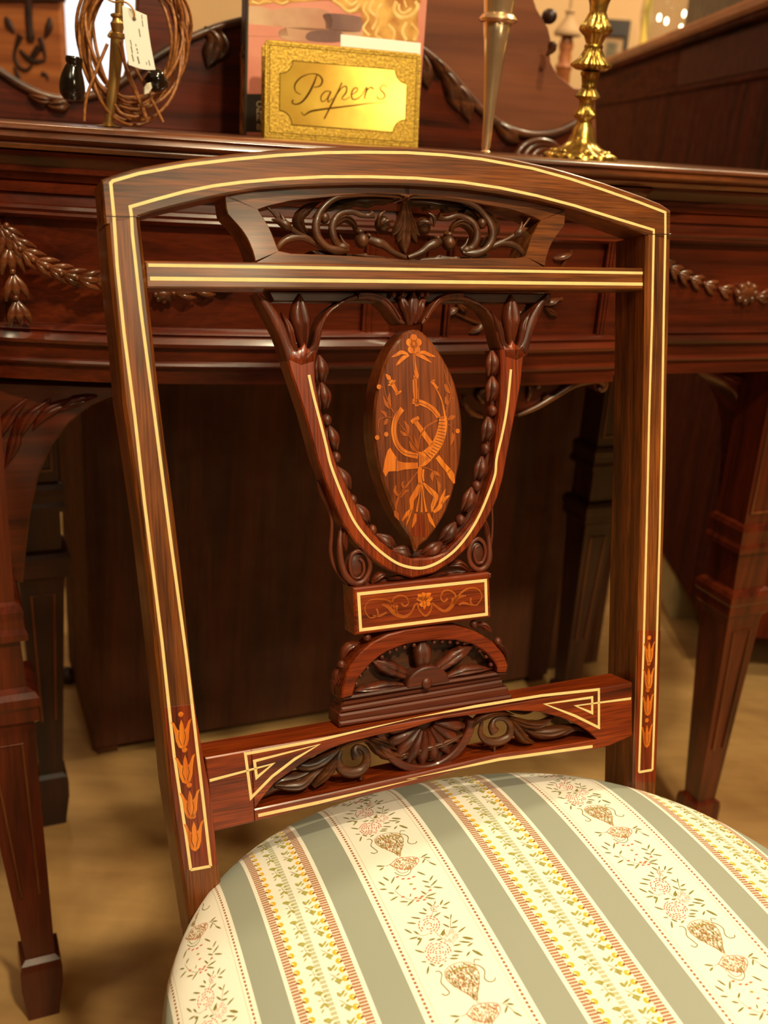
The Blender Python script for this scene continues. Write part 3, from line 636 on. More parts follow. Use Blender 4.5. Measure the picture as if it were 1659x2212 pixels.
inl([petal([(495, 975), (570, 1085), (650, 1200)], [40, 44, 48]), petal([(700, 1305), (760, 1385), (810, 1440)], [44, 44, 52]), petal([(800, 1430), (830, 1480), (855, 1550)], [50, 60, 14]), petal([(460, 990), (490, 965), (530, 945)], [32, 36, 28])], 'staff_inlay')
inl([petal([(225, 545), (250, 575), (265, 600)], [6, 40, 20]), petal([(268, 605), (300, 660), (330, 720)], [44, 34, 30]), petal([(315, 735), (345, 715), (368, 700)], [18, 22, 10]), petal([(245, 650), (280, 635), (315, 600)], [8, 26, 8])], 'dagger_hilt_inlay')
inl([petal([(645, 610), (670, 640), (700, 680)], [30, 22, 34]), petal([(690, 680), (740, 790), (770, 935)], [12, 14, 18]), petal([(640, 620), (660, 605), (675, 602)], [10, 14, 8])], 'flute_inlay')
sprig = [([(300, 900), (250, 810), (215, 690), (205, 630)], [8, 8, 6, 5]), ([(205, 665), (180, 665), (160, 662)], [6, 6, 6]), ([(270, 860), (255, 790), (262, 715)], [14, 34, 4]), ([(265, 860), (230, 820), (200, 745)], [14, 34, 4]),
         ([(290, 945), (230, 940), (165, 965), (160, 1050), (200, 1130), (170, 1240)], [5, 6, 6, 5, 4, 3]), ([(232, 945), (215, 905), (175, 885)], [10, 32, 4]), ([(240, 955), (225, 990), (205, 1010)], [20, 34, 4]),
         ([(335, 985), (400, 1060), (450, 1130), (520, 1250)], [6, 7, 8, 10]), ([(430, 1095), (425, 1030), (392, 975)], [16, 34, 4]), ([(435, 1105), (390, 1095), (350, 1062)], [16, 34, 4]), ([(520, 1255), (505, 1180), (485, 1105)], [16, 28, 4]), ([(520, 1265), (470, 1220), (440, 1160)], [16, 36, 4]),
         ([(525, 1250), (540, 1120), (600, 1030), (700, 970)], [10, 12, 16, 18]), ([(775, 900), (815, 780), (820, 690), (790, 600), (755, 500)], [6, 7, 8, 9, 4]), ([(815, 720), (790, 690), (770, 640)], [8, 40, 20]), ([(800, 835), (785, 800), (775, 750)], [12, 38, 10]), ([(830, 775), (850, 768)], [6, 8]), ([(790, 570), (785, 600), (775, 560)], [4, 14, 4]),
         ([(795, 965), (830, 945), (866, 930)], [12, 44, 8]), ([(800, 1005), (840, 1045), (885, 1065)], [7, 6, 5]), ([(850, 1050), (860, 1160), (838, 1270)], [6, 5, 3]), ([(835, 1085), (840, 1130), (822, 1200)], [14, 46, 8]),
         ([(520, 1440), (450, 1530), (360, 1650), (325, 1730), (320, 1800)], [8, 12, 20, 20, 14]), ([(400, 1600), (375, 1560), (392, 1530)], [26, 26, 4]), ([(360, 1680), (390, 1630), (440, 1615)], [20, 36, 4]), ([(345, 1670), (310, 1620), (320, 1565)], [18, 32, 4]),
         ([(560, 1400), (610, 1410), (660, 1440), (690, 1500), (710, 1560)], [7, 8, 8, 7, 6]), ([(665, 1440), (650, 1480), (655, 1530)], [10, 40, 4]), ([(665, 1435), (695, 1460), (725, 1480)], [10, 32, 4]), ([(700, 1530), (715, 1570), (712, 1640)], [12, 34, 4]), ([(310, 1800), (325, 1840), (350, 1890)], [20, 44, 4])]
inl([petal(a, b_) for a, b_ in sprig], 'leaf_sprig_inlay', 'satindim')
for p in ((163, 662), (147, 1128), (230, 1098), (886, 1068)): inl([disc(O9([p])[0], .0016)], 'berry_inlay')
inl([petal([(540, 1400), (535, 1480), (545, 1560)], [36, 34, 40]), petal([(570, 1420), (565, 1480), (575, 1530)], [22, 22, 10]), petal([(540, 1540), (500, 1640), (465, 1700), (460, 1780), (415, 1935)], [16, 52, 46, 30, 4]), petal([(462, 1790), (420, 1830), (375, 1895)], [20, 34, 10]), petal([(570, 1545), (630, 1610), (685, 1670), (655, 1760), (650, 1815)], [12, 44, 50, 36, 4]),
     petal([(552, 1550), (530, 1680), (510, 1810)], [8, 9, 20]), petal([(556, 1560), (556, 1680), (555, 1815)], [8, 9, 20]), petal([(562, 1560), (575, 1680), (598, 1810)], [8, 9, 22]),
     petal([(500, 1825), (490, 1890), (468, 1955)], [14, 36, 4]), petal([(615, 1825), (640, 1890), (680, 1955)], [18, 36, 4]), petal([(665, 1815), (720, 1765), (740, 1690), (775, 1600)], [20, 44, 34, 4]), petal([(735, 1740), (770, 1690), (812, 1660)], [18, 34, 4])], 'ribbon_tail_inlay')
inl([[O9([p])[0] for p in ((500, 1835), (580, 1835), (610, 2045), (445, 2030))]], 'base_inlay', 'rosered', None, h0 + .0001)
cuts = MB(CH)
def cut(P, wd=5): ribbon(cuts, spline(O9(P), 4), wd * k9, h1 - .0001, h1 + .00008, False, .00002)
cut([(484, 350), (492, 510)]); cut([(492, 600), (500, 790)]); cut([(515, 600), (520, 800)])
cut([(352, 850), (318, 920), (300, 1000), (298, 1090), (330, 1200), (400, 1270), (515, 1290)], 4); cut([(480, 800), (560, 815), (640, 860), (705, 935)], 4)
for i in range(14):
    a = np.array((712, 950.)) * (1 - i / 13) + np.array((600, 1290.)) * i / 13; a += np.array((55, 28)) * sin(pi * i / 13) * .6; b_ = np.array((785, 945.)) * (1 - i / 13) + np.array((650, 1330.)) * i / 13; b_ += np.array((60, 30)) * sin(pi * i / 13)
    cut([tuple(a), tuple(a * .25 + b_ * .75)], 5)
for i in range(6): cut([(545 + 14 * i, 1285 + i * 6), (540 + 14 * i, 1385 - i * 12)], 4)
cut([(570, 1255), (640, 1325)], 5); cut([(528, 1270), (526, 1390)], 5); cut([(325, 1315), (318, 1455)], 6); cut([(585, 1560), (640, 1620), (670, 1690), (655, 1760)], 4); cut([(455, 1800), (430, 1880)], 4)
cut([(474, 276), (484, 290), (500, 276)], 5)
cuts.build('engraving', M['cutline'], oval)

# ---- volutes either side of the base of the lyre
def spir(c, r0, r1, a0, turns, n=18): return [(c[0] + (r0 + (r1 - r0) * i / n) * cos(a0 + turns * 2 * pi * i / n), c[1] + (r0 + (r1 - r0) * i / n) * sin(a0 + turns * 2 * pi * i / n) * 1.25) for i in range(n + 1)]
def vol(zz, kk, P, R, nm='volute'):
    mb = MB(CH, 'v'); tube(mb, TT(zz)(P, -.004), [r * kk for r in R], 8, .9, 4); mb.build(nm, M['carvedred'], splat, True, 60)
vol(z5, K5, [(340, 450, -4), (322, 560, -2), (325, 680, -1), (355, 780), (420, 838), (480, 820), (518, 750), (520, 690), (490, 625), (440, 612), (395, 645), (385, 720), (405, 790), (450, 800), (480, 755), (475, 690), (448, 665)], [12, 20, 22, 22, 22, 20, 18, 17, 16, 15, 14, 13, 12, 10, 12, 12, 10])
vol(z5, K5, [(1325, 370, -4), (1340, 450, -2), (1350, 560, -1), (1348, 660), (1320, 725), (1268, 742), (1220, 700), (1205, 630), (1225, 560), (1270, 528), (1312, 560), (1322, 630), (1300, 690), (1262, 690), (1245, 640), (1255, 590), (1278, 575)], [10, 16, 20, 22, 20, 19, 18, 17, 16, 15, 14, 13, 12, 11, 12, 12, 10])
for c in ((430, 720), (1280, 640)):
    mb = MB(CH); ball(mb, (*T5([c])[0][:2], W - .007), (.0075, .0105, .003)); mb.build('volute_eye', M['carvedred'], splat, True, 60)
vol(z5, K5, [(182, 128, -6), (215, 210, -7), (255, 300, -7), (280, 400, -6), (278, 520, -6), (272, 620, -6), (295, 720, -6), (340, 800, -5), (385, 850, -4)], [8, 22, 16, 12, 14, 14, 12, 10, 8], 'outer_strand')
vol(z5, K5, [(1425, 50, -6), (1418, 150, -7), (1398, 250, -7), (1400, 400, -6), (1395, 520, -6), (1375, 640, -6), (1340, 740, -5)], [8, 18, 12, 8, 10, 10, 8], 'outer_strand')
for P, wd in (([(360, 470), (350, 540), (365, 620)], 50), ([(540, 840), (590, 790), (650, 770)], 60), ([(660, 815), (720, 800), (790, 800)], 34), ([(1320, 400), (1335, 470), (1330, 540)], 44), ([(1215, 750), (1150, 705), (1080, 720)], 62), ([(1080, 770), (1010, 775), (920, 795)], 34)):
    mb = MB(CH, 'v'); leaf(mb, [p[:2] for p in T5(P)], wd * K5, W - .006, .004, 2); mb.build('corner_leaf', M['carvedred'], splat, True, 60)
mb = MB(CH, 'u'); prism(mb, CH.pts(z5([(395, 880), (330, 780), (560, 800), (800, 790), (1100, 740), (1335, 760), (1335, 790)]), W - .012), -.031, W - .01, .0006); mb.build('spandrel_ground', M['carvedred'], splat)

# ---- inlaid plaque
PW = -.012
mb = MB(CH); prism(mb, CH.pts(z6([(300, 255), (1362, 132), (1374, 482), (316, 622)]), PW), -.031, PW, .0012); plq = mb.build('inlaid_plaque', M['rosered'], chair)
t = MB(CH); ribbon(t, CH.pts(z6([(340, 300), (1330, 194), (1338, 457), (357, 580)]), PW), .0022, PW - .0003, PW + .00025, True, .0001); t.build('stringing', M['box'], plq)
def P6(L): return CH.pts(z6(L), PW)
k6 = .2773 / 2880
def blade(P, wds):
    Q = np.array(spline(P6(P), 5)); m = len(Q); wd = np.interp(np.linspace(0, 1, m), np.linspace(0, 1, len(wds)), wds) * k6 / 2 * 1.5; a1, a2 = [], []
    for i in range(m):
        t_ = Q[min(i + 1, m - 1)] - Q[max(i - 1, 0)]; t_ /= np.linalg.norm(t_) + 1e-9; n_ = np.array([-t_[1], t_[0]]); a1.append(tuple(Q[i] + n_ * wd[i])); a2.append(tuple(Q[i] - n_ * wd[i]))
    return a1 + a2[::-1]
SC = [([(520, 380), (570, 400), (620, 450), (690, 478), (745, 450), (780, 380)], [10, 18, 22, 14, 10, 10]), ([(780, 380), (800, 378), (810, 420), (860, 470), (900, 430), (912, 370)], [8, 10, 9, 10, 9, 10]), ([(912, 370), (950, 400), (1010, 435), (1060, 400), (1110, 330), (1180, 312)], [10, 12, 14, 20, 18, 4]),
      ([(600, 400), (610, 340), (660, 312), (710, 325), (728, 370), (700, 395), (672, 372)], [14, 10, 8, 8, 8, 8, 12]), ([(640, 450), (590, 360), (500, 340), (420, 355), (388, 420), (430, 485), (490, 460), (480, 415)], [12, 10, 8, 6, 6, 6, 8, 12]), ([(560, 445), (500, 470), (450, 465)], [8, 12, 4]),
      ([(1080, 370), (1095, 310), (1050, 272), (1000, 280), (980, 330), (1005, 360), (1035, 335)], [14, 10, 8, 8, 8, 8, 12]), ([(1080, 380), (1130, 300), (1200, 255), (1270, 262), (1300, 320), (1260, 385), (1215, 370), (1215, 330)], [12, 10, 8, 6, 6, 6, 8, 12]), ([(1120, 385), (1160, 370), (1230, 390)], [6, 14, 4]),
      ([(630, 440), (635, 400), (650, 395)], [6, 22, 6]), ([(1072, 380), (1075, 345), (1085, 340)], [6, 20, 6])]
mb = MB(CH)
for a, b_ in SC: prism(mb, blade(a, b_), PW - .0002, PW + .0003, .00004)
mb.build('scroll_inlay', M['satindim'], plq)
mb = MB(CH)
for a in ([(850, 350), (820, 340), (790, 345)], [(850, 350), (820, 320), (800, 305)], [(850, 350), (850, 310), (835, 290)], [(855, 350), (880, 310), (905, 295)], [(855, 352), (890, 340), (920, 330)], [(850, 350), (855, 380), (850, 420)], [(850, 370), (830, 380), (815, 375)], [(860, 370), (885, 375), (895, 362)]): prism(mb, blade(a, [16, 26, 3]), PW - .0002, PW + .0003, .00004)
mb.build('palmette_inlay', M['satin'], plq)

# ---- fan arch
W = -.013
mb = MB(CH)
ao = z6([(205, 1115), (222, 1000), (255, 900), (345, 768), (440, 685), (560, 620), (700, 580), (900, 555), (1100, 545), (1250, 590), (1380, 665), (1470, 765), (1508, 850), (1497, 905)])
ai = z6([(300, 1085), (318, 1010), (345, 950), (430, 850), (500, 790), (580, 742), (720, 690), (900, 660), (1100, 660), (1230, 690), (1330, 750), (1400, 825), (1430, 880), (1425, 910)])
band(mb, CH.pts(ao, W), CH.pts(ai, W), -.031, W, .001, 40); arch = mb.build('fan_arch', M['rosered'], chair, True, 30)
mb = MB(CH); prism(mb, CH.pts(z6([(300, 1085), (345, 950), (430, 850), (580, 742), (900, 665), (1100, 665), (1330, 755), (1430, 880), (1425, 915)]), W), -.031, -.027, .0004); mb.build('fan_ground', M['carved'], arch)
def petalz(P, wd, lb, nm='fan_petal', h=.005, **k):
    mb = MB(CH, 'v'); leaf(mb, [p[:2] for p in T6(P)], wd * K6, W - .007, h, lb, **k); mb.build(nm, M['carvedred'], arch, True, 60)
petalz([(875, 890), (872, 790), (868, 690)], 150, 0, peak=.7, base=.75, tipw=.55)
petalz([(1000, 905), (1110, 810), (1265, 715)], 125, 3, peak=.5, base=.6, tipw=.2)
petalz([(740, 950), (600, 890), (465, 830)], 125, 3, peak=.5, base=.6, tipw=.2)
petalz([(1060, 965), (1200, 915), (1410, 895)], 90, 3, peak=.4, tipw=.08)
petalz([(720, 1030), (560, 1040), (330, 1075)], 90, 3, peak=.35, tipw=.08)
mb = MB(CH)
cc = CH.px(*z6([(893, 1020)])[0], W); rr = 172 * K6
prism(mb, [(cc[0] + rr * cos(a), cc[1] + rr * .82 * sin(a)) for a in np.linspace(.02, pi - .02, 24)], -.028, W - .001, .001); mb.build('fan_hub', M['carvedred'], arch, True, 30)
mb = MB(CH); ball(mb, (cc[0] - .0015, cc[1] + .002, W - .001), (.0042, .0042, .002)); mb.build('hub_bead', M['carvedred'], arch, True, 60)
for p in ((340, 1010), (372, 950), (425, 885), (540, 800), (600, 760), (650, 740), (715, 722), (790, 706), (948, 682), (1010, 676), (1070, 680), (1130, 684), (1185, 690), (1305, 748), (1355, 795), (1392, 860)):
    mb = MB(CH); ball(mb, (*T6([p])[0][:2], W - .004), 18 * K6, 10, 6); mb.build('rim_bead', M['carvedred'], arch, True, 60)
for P, wd in (([(235, 1050), (185, 960), (215, 890)], 50), ([(240, 830), (275, 740), (380, 690)], 70), ([(1300, 560), (1350, 560), (1410, 610)], 60), ([(1440, 690), (1510, 760), (1525, 850)], 50), ([(180, 1105), (170, 1020), (200, 930)], 40)):
    petalz(P, wd, 2, 'border_leaf', .004)
for p in ((430, 650), (228, 862), (1265, 545), (1450, 680)):
    mb = MB(CH); ball(mb, (*T6([p])[0][:2], W - .005), 30 * K6); mb.build('border_bead', M['carvedred'], arch, True, 60)
# plinth under the arch
mb = MB(CH)
for P, w1 in (([(210, 1112), (1498, 905), (1500, 935), (215, 1140)], W - .001), ([(235, 1140), (1470, 938), (1470, 985), (222, 1195)], W - .004), ([(215, 1192), (1470, 975), (1478, 1030), (200, 1238)], W - .001), ([(188, 1238), (1500, 1020), (1515, 1090), (180, 1300)], W + .001), ([(180, 1290), (1520, 1080), (1530, 1110), (180, 1330)], W + .003)):
    prism(mb, CH.pts(z6(P), W), -.031, w1, .0012)
mb.build('moulded_plinth', M['carvedred'], chair)

# ---- pierced lower rail
W = 0.0
T7 = TT(z7); T8 = TT(z8); K7 = .3255 / 2800; K8 = .3617 / 2800
lr = MB(CH)
topl = CH.pts(z7([(255, 668), (700, 578), (1100, 502), (1659, 400)]) + z8([(600, 455), (1000, 405), (1345, 372)])); 
x0_, y0_ = topl[0]; x1_, y1_ = topl[-1]
arc = CH.pts(z7([(585, 1005), (640, 930), (700, 850), (850, 740), (1000, 640), (1180, 572), (1400, 518), (1600, 480)]) + z8([(200, 590), (400, 565), (600, 538), (800, 548), (950, 590), (1080, 658), (1132, 712)]))
bo = CH.pts(z7([(310, 1162), (600, 1088), (1000, 988), (1659, 842)]) + z8([(300, 900), (550, 842), (1110, 772), (1210, 750), (1345, 690)]))
bi = CH.pts(z7([(585, 1008), (1000, 920), (1400, 830), (1659, 772)]) + z8([(300, 858), (540, 800), (800, 765), (1132, 714)]))
xa, xb = arc[0][0], arc[-1][0]
tl2 = [(x, y0_ + (y1_ - y0_) * (x - x0_) / (x1_ - x0_)) for x in np.linspace(xa, xb, 30)]
band(lr, tl2, arc, -.028, 0, .0008, 30)
bl = [p for p in resample(bo, 60) if p[0] >= xa - .001 and p[0] <= xb + .001]
band(lr, bi, bl, -.028, 0, .0008, 30)
lend = [(x0_, y0_), (xa, tl2[0][1]), arc[0], tuple(bl[0])] + [tuple(p) for p in resample(bo, 60) if p[0] < xa - .001][::-1]
prism(lr, lend, -.028, 0, .0008)
rend = [(xb, tl2[-1][1]), (x1_, y1_)] + [tuple(p) for p in resample(bo, 60) if p[0] > xb + .001][::-1] + [tuple(bl[-1]), arc[-1]]
prism(lr, rend, -.028, 0, .0008)
low = lr.build('pierced_seat_rail', M['rosered'], chair)
t = MB(CH)
line(t, z7([(528, 640), (1000, 552), (1659, 397)]) + z8([(0, 590), (400, 515), (800, 450), (1143, 413), (1143, 640), (1000, 570), (820, 500), (1103, 460), (1103, 553), (1003, 510), (1335, 467)]), 0, .0019)
line(t, z7([(528, 640), (522, 640), (560, 932), (700, 790), (850, 675), (1012, 578), (582, 688), (597, 798), (706, 706), (285, 818)]), 0, .0019)
line(t, z7([(607, 1050), (1000, 965), (1659, 805)]) + z8([(0, 948), (550, 830), (1105, 753)]), 0, .0022)
t.build('stringing', M['box'], low)
def ac(zz, kk, items, nm='acanthus_leaf'):
    Tz = TT(zz)
    for P, wd, lb, w_ in items:
        mb = MB(CH); leaf(mb, [p[:2] for p in Tz(P)], wd * kk, W - .012 + w_ * .001, .006, lb, n=18, base=.35, peak=.4, tipw=.06); mb.build(nm, M['carved'], low, True, 60)
ac(z7, K7, [([(590, 1000), (680, 930), (780, 870), (900, 840), (1010, 780), (1120, 690)], 110, 3, 0), ([(740, 880), (830, 885), (920, 870), (1000, 800), (1080, 750)], 70, 0, 3), ([(860, 735), (950, 750), (1040, 720), (1130, 660), (1200, 610)], 80, 2, 3), ([(1000, 885), (1060, 820), (1110, 760), (1170, 640)], 70, 2, 4), ([(1150, 630), (1230, 570), (1320, 560), (1380, 590)], 60, 0, 4), ([(1330, 560), (1400, 590), (1460, 650), (1560, 690), (1659, 690)], 90, 2, 1), ([(1380, 560), (1480, 590), (1560, 640)], 60, 2, 3)])
ac(z8, K8, [([(410, 665), (450, 610), (520, 575), (600, 570), (665, 580)], 46, 0, 4), ([(620, 600), (700, 640), (780, 670), (860, 700), (960, 690), (1050, 665), (1125, 700)], 90, 3, 1), ([(640, 605), (740, 640), (830, 640), (910, 590)], 60, 2, 3), ([(650, 620), (690, 680), (730, 730), (790, 745)], 76, 2, 4), ([(790, 690), (880, 690), (980, 665), (1040, 655)], 70, 0, 3), ([(640, 550), (740, 565), (830, 545)], 50, 0, 0), ([(40, 860), (120, 800), (240, 760), (400, 690)], 50, 2, 1)])
def scr(zz, kk, P, R, nm='acanthus_scroll'):
    mb = MB(CH); tube(mb, TT(zz)(P, -.006), [r * kk for r in R], 9, .9, 4); mb.build(nm, M['carved'], low, True, 60)
scr(z7, K7, [(1180, 640), (1160, 700), (1180, 760), (1240, 785), (1310, 770), (1350, 710), (1340, 640), (1290, 610), (1270, 640), (1285, 680)], [10, 22, 30, 34, 32, 28, 22, 16, 26, 34])
scr(z7, K7, [(1310, 830), (1315, 780), (1340, 700)], [10, 9, 8], 'twig')
scr(z8, K8, [(470, 620), (460, 690), (500, 735), (570, 740), (630, 705), (640, 640), (600, 600), (545, 610), (530, 650), (545, 680)], [10, 16, 22, 26, 24, 20, 16, 14, 24, 30])
scr(z8, K8, [(545, 800), (545, 760), (560, 730)], [9, 9, 9], 'twig')
# scallop shell
sc = np.array(CH.px(933, 1566)); 
for i in range(9):
    a = pi + (i + .5) * pi / 9 - .12
    mb = MB(CH, 'v'); d = np.array([cos(a), sin(a)]); L_ = .031
    leaf(mb, [tuple(sc + d * .007), tuple(sc + d * .02), tuple(sc + d * L_)], .0092, -.010, .004, 0, peak=.75, base=.3, tipw=.5, groove=-.2); mb.build('shell_lobe', M['carvedred'], low, True, 60)
mb = MB(CH); aa = np.linspace(pi - .12, 2 * pi - .14, 30)
band(mb, [(sc[0] + .0385 * cos(a), sc[1] + .036 * sin(a)) for a in aa], [(sc[0] + .032 * cos(a), sc[1] + .031 * sin(a)) for a in aa], -.026, -.006, .001); mb.build('shell_rim', M['carvedred'], low, True, 30)
mb = MB(CH); prism(mb, [(sc[0] + .034 * cos(a), sc[1] + .033 * sin(a)) for a in aa], -.026, -.013, .0005); mb.build('shell_ground', M['carved'], low)
for P in ([(70, 800), (110, 820), (150, 860)], [(200, 800), (180, 850), (160, 870)], [(-40, 860), (20, 830), (60, 850)]):
    mb = MB(CH); leaf(mb, [p[:2] for p in T8(P)], 55 * K8, -.012, .005, 2); mb.build('acanthus_leaf', M['carved'], low, True, 60)

# ---- seat
SX, SY, SA, SB, ZR, SH, SP = .005, -.27, .222, .222, HC - .460, .036, 2.3    # b axis points to the back (negative = towards the sitter)
def rho(x, y):
    b_ = SB if y > SY else .24; pb = SP if y > SY else 3
    return (abs((x - SX) / SA) ** SP + abs((y - SY) / b_) ** pb) ** (1 / SP)
def dome(x, y):
    r = min(rho(x, y), 1.0); return ZR + SH * (1 - r ** 2.8) ** .55
BE = radians(5)
def st_of(x, y):
    yy = -y; s = x * cos(BE) + (yy - .28) * sin(BE); t_ = -x * sin(BE) + (yy - .28) * cos(BE)
    if s < F0: s = s - 2.2 * (s - F0) ** 2
    return s, t_
def xy_of(s, t_):
    if s < F0:
        k = 2.2; d = s - F0; e_ = (1 - sqrt(max(1 - 4 * k * d, 0))) / (-2 * k) if False else None
        lo_, hi_ = -.4, F0
        for _ in range(40):
            m_ = (lo_ + hi_) / 2
            if m_ - 2.2 * (m_ - F0) ** 2 > s: hi_ = m_
            else: lo_ = m_
        s = m_
    x = s * cos(BE) - t_ * sin(BE); yy = s * sin(BE) + t_ * cos(BE) + .28
    return x, -yy
mb = MB(SEAT); mb.g = []; NA, NR = 160, 46; V, F = [], []
def rim(a, r):
    ca, sa = cos(a), sin(a)
    lo_, hi_ = 0, .5
    for _ in range(30):
        m_ = (lo_ + hi_) / 2
        if rho(SX + m_ * ca, SY + m_ * sa) > r: hi_ = m_
        else: lo_ = m_
    return SX + m_ * ca, SY + m_ * sa
RR = [1 - (1 - i / NR) ** 1.6 for i in range(1, NR + 1)]
V.append((SX, SY, dome(SX, SY))); mb.g.append((*st_of(SX, SY), 0))
for r in RR:
    for j in range(NA):
        x, y = rim(2 * pi * j / NA, r); V.append((x, y, dome(x, y))); mb.g.append((*st_of(x, y), 0))
for dz, o_ in ((-.006, 1.008), (-.016, 1.012), (-.03, 1.008), (-.045, .995), (-.062, .985)):
    for j in range(NA):
        x, y = rim(2 * pi * j / NA, 1.0); V.append((SX + (x - SX) * o_, SY + (y - SY) * o_, ZR + dz)); s_, t_ = st_of(x, y); k_ = -dz; nx, ny = (x - SX), (y - SY); L_ = sqrt(nx * nx + ny * ny); mb.g.append((s_ + nx / L_ * k_, t_ - ny / L_ * k_, 0))
for j in range(NA): F.append((0, 1 + j, 1 + (j + 1) % NA))
for i in range(NR + 4):
    for j in range(NA): F.append((1 + i * NA + j, 1 + (i + 1) * NA + j, 1 + (i + 1) * NA + (j + 1) % NA, 1 + i * NA + (j + 1) % NA))
F.append(tuple(1 + (NR + 4) * NA + j for j in range(NA)))
mb.v = V; mb.f = F; seat = mb.build('upholstered_seat', M['brocade'], chair, True, 180)
mb = MB(SEAT); P = [rim(2 * pi * j / 80, 1.0) for j in range(81)]
tube(mb, [(SX + (x - SX) * .992, SY + (y - SY) * .992, ZR - .062) for x, y in P], .004, 6, 1, 1); mb.build('piping', M['piping'], seat, True, 60)
mb = MB(SEAT); P = [rim(2 * pi * j / 60, .93) for j in range(60)]; prism(mb, P, ZR - .105, ZR - .060, .002); mb.build('seat_frame', M['rose'], chair)
for s in (-1, 1):
    mb = MB(); c = SEAT.w((s * .16, -.44, 0)); lathe(mb, [(.010, 0), (.013, .02), (.010, .03), (.014, .2), (.018, .27), (.013, .28), (.019, .29), (.019, .31)], c, 20); mb.build('front_leg', M['rose'], chair, True, 40)
# turned under dark lining showing at the rear corner
mb = MB(SEAT, 'u'); tube(mb, [(-.168, -.128, ZR - .006), (-.153, -.106, ZR - .004), (-.134, -.088, ZR - .004)], [.006, .007, .004], 8, .6); mb.build('lining_edge', M['mahogdark'], seat, True)

# ---- woven motifs, raised threads following the dome
def dome_px(px, py):
    d = ray(px, py); z = .44
    for i in range(50):
        P = CAM + d * (z - HC) / d[2]; q = P - SEAT.O; x, y = q @ SEAT.X, q @ SEAT.Y
        z = .5 * z + .5 * dome(x, y)
    return st_of(x, y)
zc = zm(840, 1780, .20494)                     # crop used for tracing the floral stripe
zd = zm(560, 1960, .18083)                     # crop used for the beaded stripe
thr = {k: MB(SEAT) for k in ('eg', 'egl', 'er', 'eo')}
def poly_st(kind, P, h=.00028):
    W_ = []
    for s_, t_ in P:
        x, y = xy_of(s_, t_)
        if rho(x, y) > .985: return
        W_.append((x, y, dome(x, y) + h))
    thr[kind].add(W_, [tuple(range(len(W_)))])
def lens(a, b_, wd, n=4):
    a, b_ = np.array(a), np.array(b_); d = b_ - a; N = np.array([-d[1], d[0]]); N = N / (np.linalg.norm(N) + 1e-9) * wd / 2
    up_ = [tuple(a + d * i / (n * 1.0) + N * sin(pi * (.08 + .84 * i / n))) for i in range(n + 1)]; dn = [tuple(a + d * i / (n * 1.0) - N * sin(pi * (.08 + .84 * i / n))) for i in range(n, -1, -1)]
    return up_ + dn
PX = .20494 / 4450
cache = {}
def stz(p, zz=zc):
    q = zz([p])[0]; k = (round(q[0], 2), round(q[1], 2))
    if k not in cache: cache[k] = dome_px(*k)
    return cache[k]
mot = []                                         # (kind, [(s,t)...]) for one repeat
def L1(kind, a, b_, wd): mot.append((kind, lens(stz(a), stz(b_), wd * PX * 1.15)))
def path(kind, P, wd):
    Q = spline([stz(p) for p in P], 5)
    for i in range(len(Q) - 1): mot.append((kind, lens(Q[i], Q[i] + (Q[i + 1] - Q[i]) * 1.3, wd * PX, 2)))
greens = [((300, 505), (385, 540)), ((430, 600), (465, 545)), ((350, 600), (425, 618)), ((450, 650), (510, 590)), ((375, 655), (440, 668)), ((465, 665), (570, 675)), ((340, 710), (395, 742)), ((395, 765), (500, 730)), ((380, 775), (490, 792)), ((195, 865), (265, 800)), ((115, 820), (205, 822)), ((225, 770), (232, 735)), ((15, 810), (95, 765)), ((-5, 725), (60, 735)), ((75, 695), (110, 650)), ((25, 630), (60, 560)), ((-60, 560), (0, 600)), ((-110, 610), (-40, 650)), ((-95, 690), (-20, 690)),
          ((400, 830), (460, 868)), ((480, 850), (490, 815)), ((540, 855), (570, 800)), ((575, 860), (645, 820)), ((555, 880), (620, 890)), ((475, 975), (545, 935)), ((360, 890), (400, 920)), ((315, 935), (400, 950)), ((235, 985), (335, 1000)), ((190, 1042), (290, 1052)), ((165, 1110), (245, 1155)), ((265, 1130), (315, 1165)), ((215, 1215), (305, 1195)), ((300, 1285), (350, 1205)), ((545, 1175), (590, 1110)), ((420, 1228), (490, 1210)), ((505, 1225), (560, 1215)), ((580, 970), (640, 1000)), ((650, 1000), (660, 950)), ((665, 1050), (730, 1015)), ((570, 1055), (640, 1090)), ((650, 1095), (725, 1085)), ((730, 1145), (810, 1085)), ((740, 1240), (860, 1250)), ((680, 1285), (760, 1270)), ((830, 1290), (885, 1255)), ((820, 1395), (855, 1345)), ((275, 1330), (375, 1360)), ((680, 1340), (780, 1350)), ((660, 1390), (740, 1385)), ((640, 1420), (730, 1420)), ((340, 1455), (400, 1455)), ((430, 1470), (490, 1500)), ((405, 1585), (420, 1500)), ((530, 1510), (575, 1480)), ((1205, 1890), (1275, 1840)), ((1240, 1895), (1320, 1905)), ((1225, 1995), (1250, 1920)), ((1310, 1980), (1405, 2030)), ((645, 2025), (750, 2032)), ((690, 2100), (740, 2055))]
for a, b_ in greens: L1('eg', a, b_, 21 if (abs(a[0] - b_[0]) + abs(a[1] - b_[1])) > 60 else 15)
for a, b_ in (((775, 1195), (890, 1215)), ((880, 1330), (990, 1390)), ((300, 1210), (345, 1215)), ((565, 1180), (585, 1130))): L1('eg', a, b_, 34)
path('eg', [(440, 1000), (460, 940), (480, 890)], 7); path('eg', [(650, 1100), (650, 1030), (660, 960)], 7); path('eg', [(300, 1160), (360, 1180), (420, 1160)], 6); path('eg', [(470, 1120), (520, 1170), (570, 1215)], 6); path('eg', [(60, 700), (130, 760), (230, 800), (340, 780), (420, 710), (450, 640)], 6)
